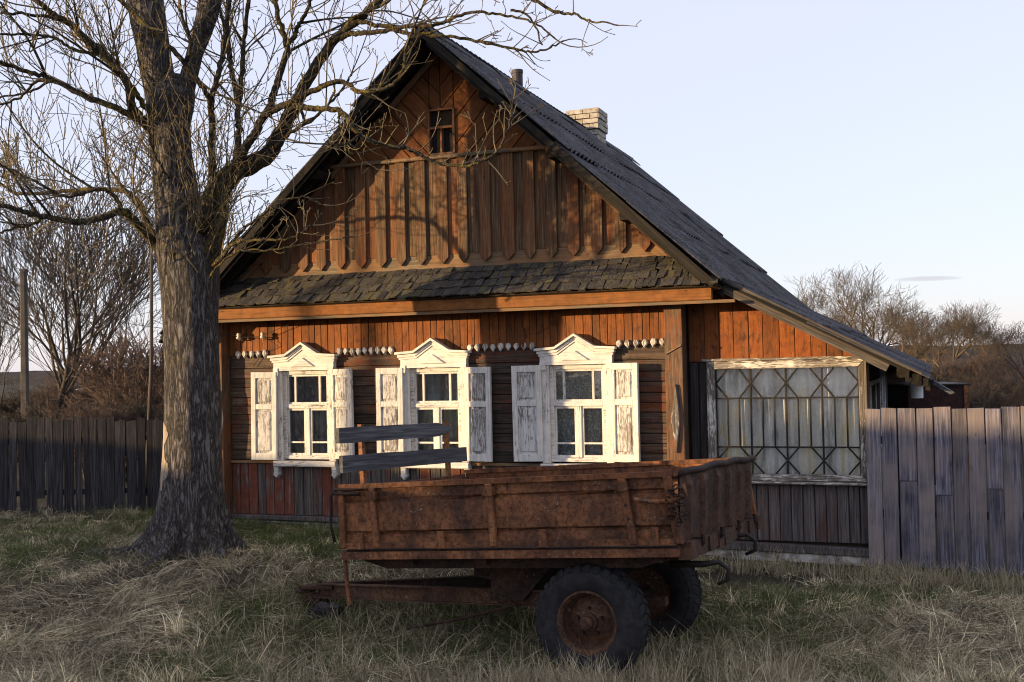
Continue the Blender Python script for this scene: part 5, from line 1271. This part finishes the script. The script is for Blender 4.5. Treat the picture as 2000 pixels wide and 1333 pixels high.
# frame reaching from the axle to the hitch
def chan(a, b, h, w, name, mat):
    a, b = np.array(a, float), np.array(b, float); d = unit(b - a); s_ = unit(np.cross(d, [0, 0, 1.0])); u_ = np.cross(s_, d); m = MB()
    for (i0, i1, j0, j1) in ((-.06, .06, -.5, .5), (-.5, .5, .42, .5), (-.5, .5, -.5, -.42)):
        c = []
        for p_ in (a, b):
            for i, j in ((i0, j0), (i1, j0), (i1, j1), (i0, j1)): c.append(p_ + s_ * i * w + u_ * j * h)
        m.add(c, [(0, 1, 5, 4), (1, 2, 6, 5), (2, 3, 7, 6), (3, 0, 4, 7), (0, 3, 2, 1), (4, 5, 6, 7)])
    return m.obj(name, mat, tr)
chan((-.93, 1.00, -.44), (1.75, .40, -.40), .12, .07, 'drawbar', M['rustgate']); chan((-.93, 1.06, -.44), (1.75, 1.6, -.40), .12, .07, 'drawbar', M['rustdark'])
m = MB().box(-1.1, -.76, .93, 1.13, -.42, -.395).box(-1.06, -.76, .97, 1.09, -.50, -.47).tube([(-1.1 + .07 * math.cos(t_), 1.03 + .07 * math.sin(t_), -.44) for t_ in np.linspace(0, 6.283, 13)], .022, 8).tube([(-.95, 1.03, -.36), (-.95, 1.03, -.52)], .02, 8)
m.obj('hitch', M['rustdark'], tr)
MB().box(-1.05, -.9, .96, 1.1, -.64, -.50, .02).obj('hitch_foot', M['rustdark'], tr)
MB().tube([(-.035, .06, .0), (-.015, .07, -.40)], .016, 8).obj('prop_rod', M['rust'], tr)
MB().tube([(.2, .55, -.66), (.75, .5, -.56), (1.2, .45, -.45)], .012, 6).obj('brake_rod', M['rustdark'], tr)
# wheels
def wheel(y, out):
    mx = Matrix.Translation((AXX, y, AXZ)) @ (Matrix.Identity(4) if out < 0 else Matrix.Rotation(math.pi, 4, 'Z'))
    w = MB().lathe([(0.0, -.045), (.05, -.05), (.09, -.035), (.165, .0), (.182, -.04), (.188, -.085), (.205, -.108), (.218, -.108), (.218, -.085), (.196, -.07), (.196, .07), (.218, .085), (.218, .108), (.182, .06), (0, .05)], 48)
    wo = w.obj('wheel', M['rustgate'], tr, smooth=False, matrix=mx)
    tp = [(.205, -.098), (.225, -.112), (.262, -.130), (.305, -.136), (.345, -.126), (.374, -.108), (.388, -.07), (.392, 0), (.388, .07), (.374, .108), (.345, .126), (.305, .136), (.262, .130), (.225, .112), (.205, .098)]
    ty = MB().lathe(tp, 72).obj('tyre', M['rubber'], wo, smooth=True)
    lg = MB(); N_ = 34
    for k in range(N_):
        for sg in (-1, 1):
            th = 2 * math.pi * (k + (.5 if sg > 0 else 0)) / N_; w_ = .042
            P_ = []
            for r_, y_, dth in ((.350, .127, 0), (.386, .092, .1), (.398, .012, .55)):
                for s2 in (-1, 1):
                    for rr in (r_ - .012, r_ + .006):
                        a_ = th + dth * .16 + s2 * w_ / 2 / .38
                        P_.append((rr * math.cos(a_), sg * (y_ + (rr - r_) * .4), rr * math.sin(a_)))
            fs3 = []
            for i in range(2):
                b_ = 4 * i; fs3 += [(b_ + 1, b_ + 3, b_ + 7, b_ + 5), (b_ + 0, b_ + 1, b_ + 5, b_ + 4), (b_ + 2, b_ + 6, b_ + 7, b_ + 3)]
            fs3 += [(0, 2, 3, 1), (8, 9, 11, 10)]
            lg.add(P_, fs3)
    lo = lg.obj('tread', M['rubber'], wo); lo['kind'] = 'stuff'
    MB().lathe([(.062, -.04), (.062, -.075), (.048, -.085), (.045, -.125), (.035, -.135), (.02, -.138), (.018, -.15), (0.0, -.15)], 24).obj('hub', M['rustgate'], wo)
    for k in range(5):
        a_ = 2 * math.pi * k / 5 + .3; MB().lathe([(0, -.068), (.013, -.068), (.013, -.035), (0, -.035)], 6, (.092 * math.cos(a_), 0, .092 * math.sin(a_))).obj('wheel_nut', M['rustdark'], wo)
    return wo
wheel(0.17, -1); wheel(1.45, 1)
# rear hooks
for y_, z_ in ((1.28, -.06), (.45, -.16)):
    MB().tube([(TL - .2, y_, z_), (TL + .04, y_, z_), (TL + .14, y_ + .02, z_ + .01), (TL + .20, y_ + .03, z_ - .04), (TL + .19, y_ + .03, z_ - .11), (TL + .12, y_ + .02, z_ - .14)], [.026, .022, .017, .016, .015, .012], 10).obj('tow_hook', M['black'], tr, smooth=True)
# extension planks of the headboard on two stakes
for z_, w_, a_, b_, dz in ((.81, .118, -.05, 1.72, .012), (.59, .128, -.02, 2.0, -.008)):
    m = MB(); n = 8; vs2 = []
    for k in range(n + 1):
        t_ = k / n; y_ = a_ + (b_ - a_) * t_; cut = .04 if (k == n and z_ > .7) else 0
        for x_ in (.016, .046):
            for q_ in (cut, w_ - cut): vs2.append((x_ + rnd.uniform(-.002, .002), y_, z_ + q_ + dz * t_ + rnd.uniform(-.003, .003)))
    for k in range(n):
        b2 = 4 * k; f2 = [(b2, b2 + 4, b2 + 5, b2 + 1), (b2 + 2, b2 + 3, b2 + 7, b2 + 6), (b2 + 1, b2 + 5, b2 + 7, b2 + 3), (b2, b2 + 2, b2 + 6, b2 + 4)]
        pass
        if k == 0: fall = []
        fall += f2
    fall += [(0, 1, 3, 2), (4 * n, 4 * n + 2, 4 * n + 3, 4 * n + 1)]
    m.add(vs2, [tuple(reversed(f_)) for f_ in fall]); m.obj('plank', M['plank'], tr)
for y_ in (.33, 1.72): MB().box(-.022, .012, y_ - .022, y_ + .022, .02, .95).obj('plank_stake', M['rust'], tr)

# block of wood by the hitch
p = at(640, 1195, 9.5); o = MB().box(-.14, .12, -.07, .07, 0, .07, .02).obj('wood_block', M['fenceold'], None); o.location = (float(p[0]), 9.5, float(ground_h(p[0], 9.5))); o.rotation_euler = (0, 0.1, -.4)
MB().box(-.1, .09, -.05, .04, .075, .12, .012).obj('split_piece', M['fenceold'], o); tag(o, 'dark rotten wood block lying by the trailer hitch', 'wood')

# ------------------------------------------------------------------ grass
rg = np.random.default_rng(77)
def vnoise(x, y, sc, seed):
    r = np.random.default_rng(seed); G = r.random((64, 64)); x = x * sc; y = y * sc
    xi, yi = np.floor(x).astype(int), np.floor(y).astype(int); fx, fy = x - xi, y - yi
    fx = fx * fx * (3 - 2 * fx); fy = fy * fy * (3 - 2 * fy); g = lambda a, b: G[a % 64, b % 64]
    return (g(xi, yi) * (1 - fx) + g(xi + 1, yi) * fx) * (1 - fy) + (g(xi, yi + 1) * (1 - fx) + g(xi + 1, yi + 1) * fx) * fy
def scatter(n, y0=6.7, y1=15.2, pw=1.0):
    Y = y0 + (y1 - y0) * rg.random(n) ** pw; X = (rg.random(n) * 2 - 1) * (Y * 0.485 + 0.4)
    rel = np.stack([X - HO[0], Y - HO[1]], 1); s_ = rel @ AX[:2]; d_ = rel @ AY[:2]
    ok = ~((s_ > -0.1) & (d_ > -0.03) & (s_ < 5.95)) & ~((s_ >= 5.95) & (d_ > 0.03)) & ~((s_ < -.1) & (Y > 15.0))
    ok &= ~((s_ > 5.9) & (d_ > -.30) & (d_ <= .03) & (s_ < 7.9) & (rg.random(n) < .9)) & ~((s_ <= 5.9) & (d_ > -.25) & (rg.random(n) < .7) & (s_ > 0))
    return X[ok], Y[ok]
def blades(X, Y, L, th0, curl, wid, head, col, name, label):
    n = len(X); P = np.stack([X, Y, ground_h(X, Y) - 0.01], 1); K = 3
    V = np.zeros((n, 2 * K + 1, 3)); hd = np.stack([np.cos(head), np.sin(head), np.zeros(n)], 1)
    tw_ = head + math.pi / 2 + rg.normal(0, .7, n); wv = np.stack([np.cos(tw_), np.sin(tw_), rg.normal(0, .3, n)], 1); th = th0.copy(); p_ = P.copy()
    for k in range(K):
        w_ = (wid * (1 - .3 * k / K))[:, None] / 2
        V[:, 2 * k] = p_ - wv * w_; V[:, 2 * k + 1] = p_ + wv * w_
        step = (L / K)[:, None]; p_ = p_ + step * (hd * np.sin(th)[:, None] + np.array([0, 0, 1.0]) * np.cos(th)[:, None]); th = th + curl / K
        gz = ground_h(p_[:, 0], p_[:, 1]) + 0.006; p_[:, 2] = np.maximum(p_[:, 2], gz + rg.random(n) * .03)
    V[:, 2 * K] = p_
    tri = []
    for k in range(K - 1): tri += [(2 * k, 2 * k + 1, 2 * k + 3), (2 * k, 2 * k + 3, 2 * k + 2)]
    tri.append((2 * K - 2, 2 * K - 1, 2 * K)); tri = np.array(tri)
    Fc = (np.arange(n)[:, None, None] * (2 * K + 1) + tri[None]).reshape(-1, 3)
    C = np.ones((n, 2 * K + 1, 4)); C[:, :, :3] = col[:, None, :]
    o = raw_mesh(name, V.reshape(-1, 3), Fc, M['blade'], None, False, C.reshape(-1, 4)); tag(o, label, 'grass', kind='stuff'); return o
def straw(n):
    b = rg.random((n, 1)) ** 0.6; c = np.array([0.68, 0.58, 0.39]) * (1 - b) + np.array([0.24, 0.205, 0.13]) * b
    return c * rg.uniform(.55, 1.15, (n, 1))
def greens(n): return (np.array([0.062, 0.10, 0.022]) + rg.random((n, 1)) * np.array([0.07, 0.065, 0.02])) * rg.uniform(.6, 1.2, (n, 1))
def green_zone(X, Y):
    z = vnoise(X + 20, Y + 20, 0.55, 3) * .7 + vnoise(X + 20, Y, 1.7, 4) * .3
    return z + 0.16 * np.clip((Y - 8.6) / 3, -1, 1) + .16 * np.exp(-((X + 5) / 1.6) ** 2 - ((Y - 13) / 1.3) ** 2) + .2 * np.exp(-((X - 3) / 1.4) ** 2 - ((Y - 9.9) / .7) ** 2) + .15 * np.exp(-((X + 1.6) / .9) ** 2 - ((Y - 9.8) / .8) ** 2) - 0.12 * np.exp(-((X + 3.2) ** 2 + (Y - 11.6) ** 2) / 1.4)
def short_(Y): return 1 - 0.45 * np.clip((Y - 9.0) / 3.0, 0, 1)
def bare(X, Y): return ((X - 2.2) / 1.0) ** 2 + ((Y - 11.0) / .45) ** 2 < 1 + .5 * np.sin(9 * X + 5 * Y)
def tussocks(m, k, sp, len_, th_, crl, wid_, name, label, bright=1.0, fan=.55, y1=15.2):
    cx, cy = scatter(m, pw=1.2, y1=y1); gz = green_zone(cx, cy); kp = (rg.random(len(cx)) < np.clip(1.2 - 1.7 * np.clip(gz - .42, 0, 1), .12, 1)) & ~bare(cx, cy); cx, cy = cx[kp], cy[kp]; c = len(cx)
    hd_ = (vnoise(cx + 50, cy + 50, 1.2, 6) * 8 + rg.normal(0, .9, c)); br_ = rg.choice([.36, .85, 1.6, 2.3], c, p=[.25, .3, .3, .15]) * (0.75 + .5 * vnoise(cx + 3, cy + 1, 1.4, 21)); ln_ = rg.uniform(*len_, c) * short_(cy)
    X = np.repeat(cx, k) + rg.normal(0, sp, c * k); Y = np.repeat(cy, k) + rg.normal(0, sp, c * k); n = c * k
    blades(X, Y, np.repeat(ln_, k) * rg.uniform(.5, 1.25, n), rg.uniform(*th_, n), rg.uniform(*crl, n), rg.uniform(*wid_, n), np.repeat(hd_, k) + rg.normal(0, fan, n), straw(n) * (np.repeat(br_, k) * bright)[:, None], name, label)
# matted straw lying in swirls, clump by clump
tussocks(5600, 26, .07, (.16, .44), (1.25, 1.62), (-.25, .3), (.003, .0065), 'dead_grass', 'matted pale dead grass covering the yard')
# loose single straws on top
X, Y = scatter(26000, pw=1.3); kp = ~bare(X, Y); X, Y = X[kp], Y[kp]; n = len(X)
blades(X, Y, rg.uniform(.15, .4, n) * short_(Y), rg.uniform(.6, 1.5, n), rg.uniform(0, 1.0, n), rg.uniform(.003, .006, n), rg.uniform(0, 6.28, n), straw(n) * rg.uniform(.6, 1.5, (n, 1)), 'loose_straw', 'loose single straws lying criss-cross on the dead grass')
# standing tufts
tussocks(380, 26, .04, (.12, .30), (.0, .55), (.3, 1.6), (.003, .005), 'grass_tufts', 'upright tufts of dry yellow grass', 1.15, 1.6)
# taller stalks by wheel, fence and plinth
px = np.concatenate([rg.normal(.15, .45, 130), rg.normal(1.2, .5, 90), rg.uniform(1.8, 5, 120), rg.uniform(-3, .5, 60)]); py = np.concatenate([rg.normal(7.25, .2, 130), rg.normal(7.5, .4, 90), 12.4 - .374 * rg.uniform(1.8, 5, 120) - rg.uniform(.2, .7, 120), rg.uniform(7.2, 10, 60)])
py[220:340] = 12.85 - .374 * px[220:340] - rg.uniform(.35, .8, 120)
k = 14; X = np.repeat(px, k) + rg.normal(0, .05, len(px) * k); Y = np.repeat(py, k) + rg.normal(0, .05, len(px) * k); n = len(X)
blades(X, Y, rg.uniform(.10, .34, n), np.abs(rg.normal(.18, .2, n)), rg.uniform(0, 1.1, n), rg.uniform(.003, .005, n), rg.uniform(0, 6.28, n), straw(n) * 1.1, 'tall_dry_grass', 'tall dry grass stalks round the wheel and along the fence')
# green growth
X, Y = scatter(160000, pw=1.0); gz = green_zone(X, Y); keep = (rg.random(len(X)) < np.clip((gz - .42) * 3.6, 0.04, 1)) & ~bare(X, Y); X, Y = X[keep], Y[keep]; n = len(X)
blades(X, Y, rg.uniform(.05, .16, n), np.abs(rg.normal(.5, .35, n)), rg.uniform(.2, 1.2, n), rg.uniform(.003, .006, n), rg.uniform(0, 6.28, n), greens(n), 'green_grass', 'short green grass growing through the dead thatch')
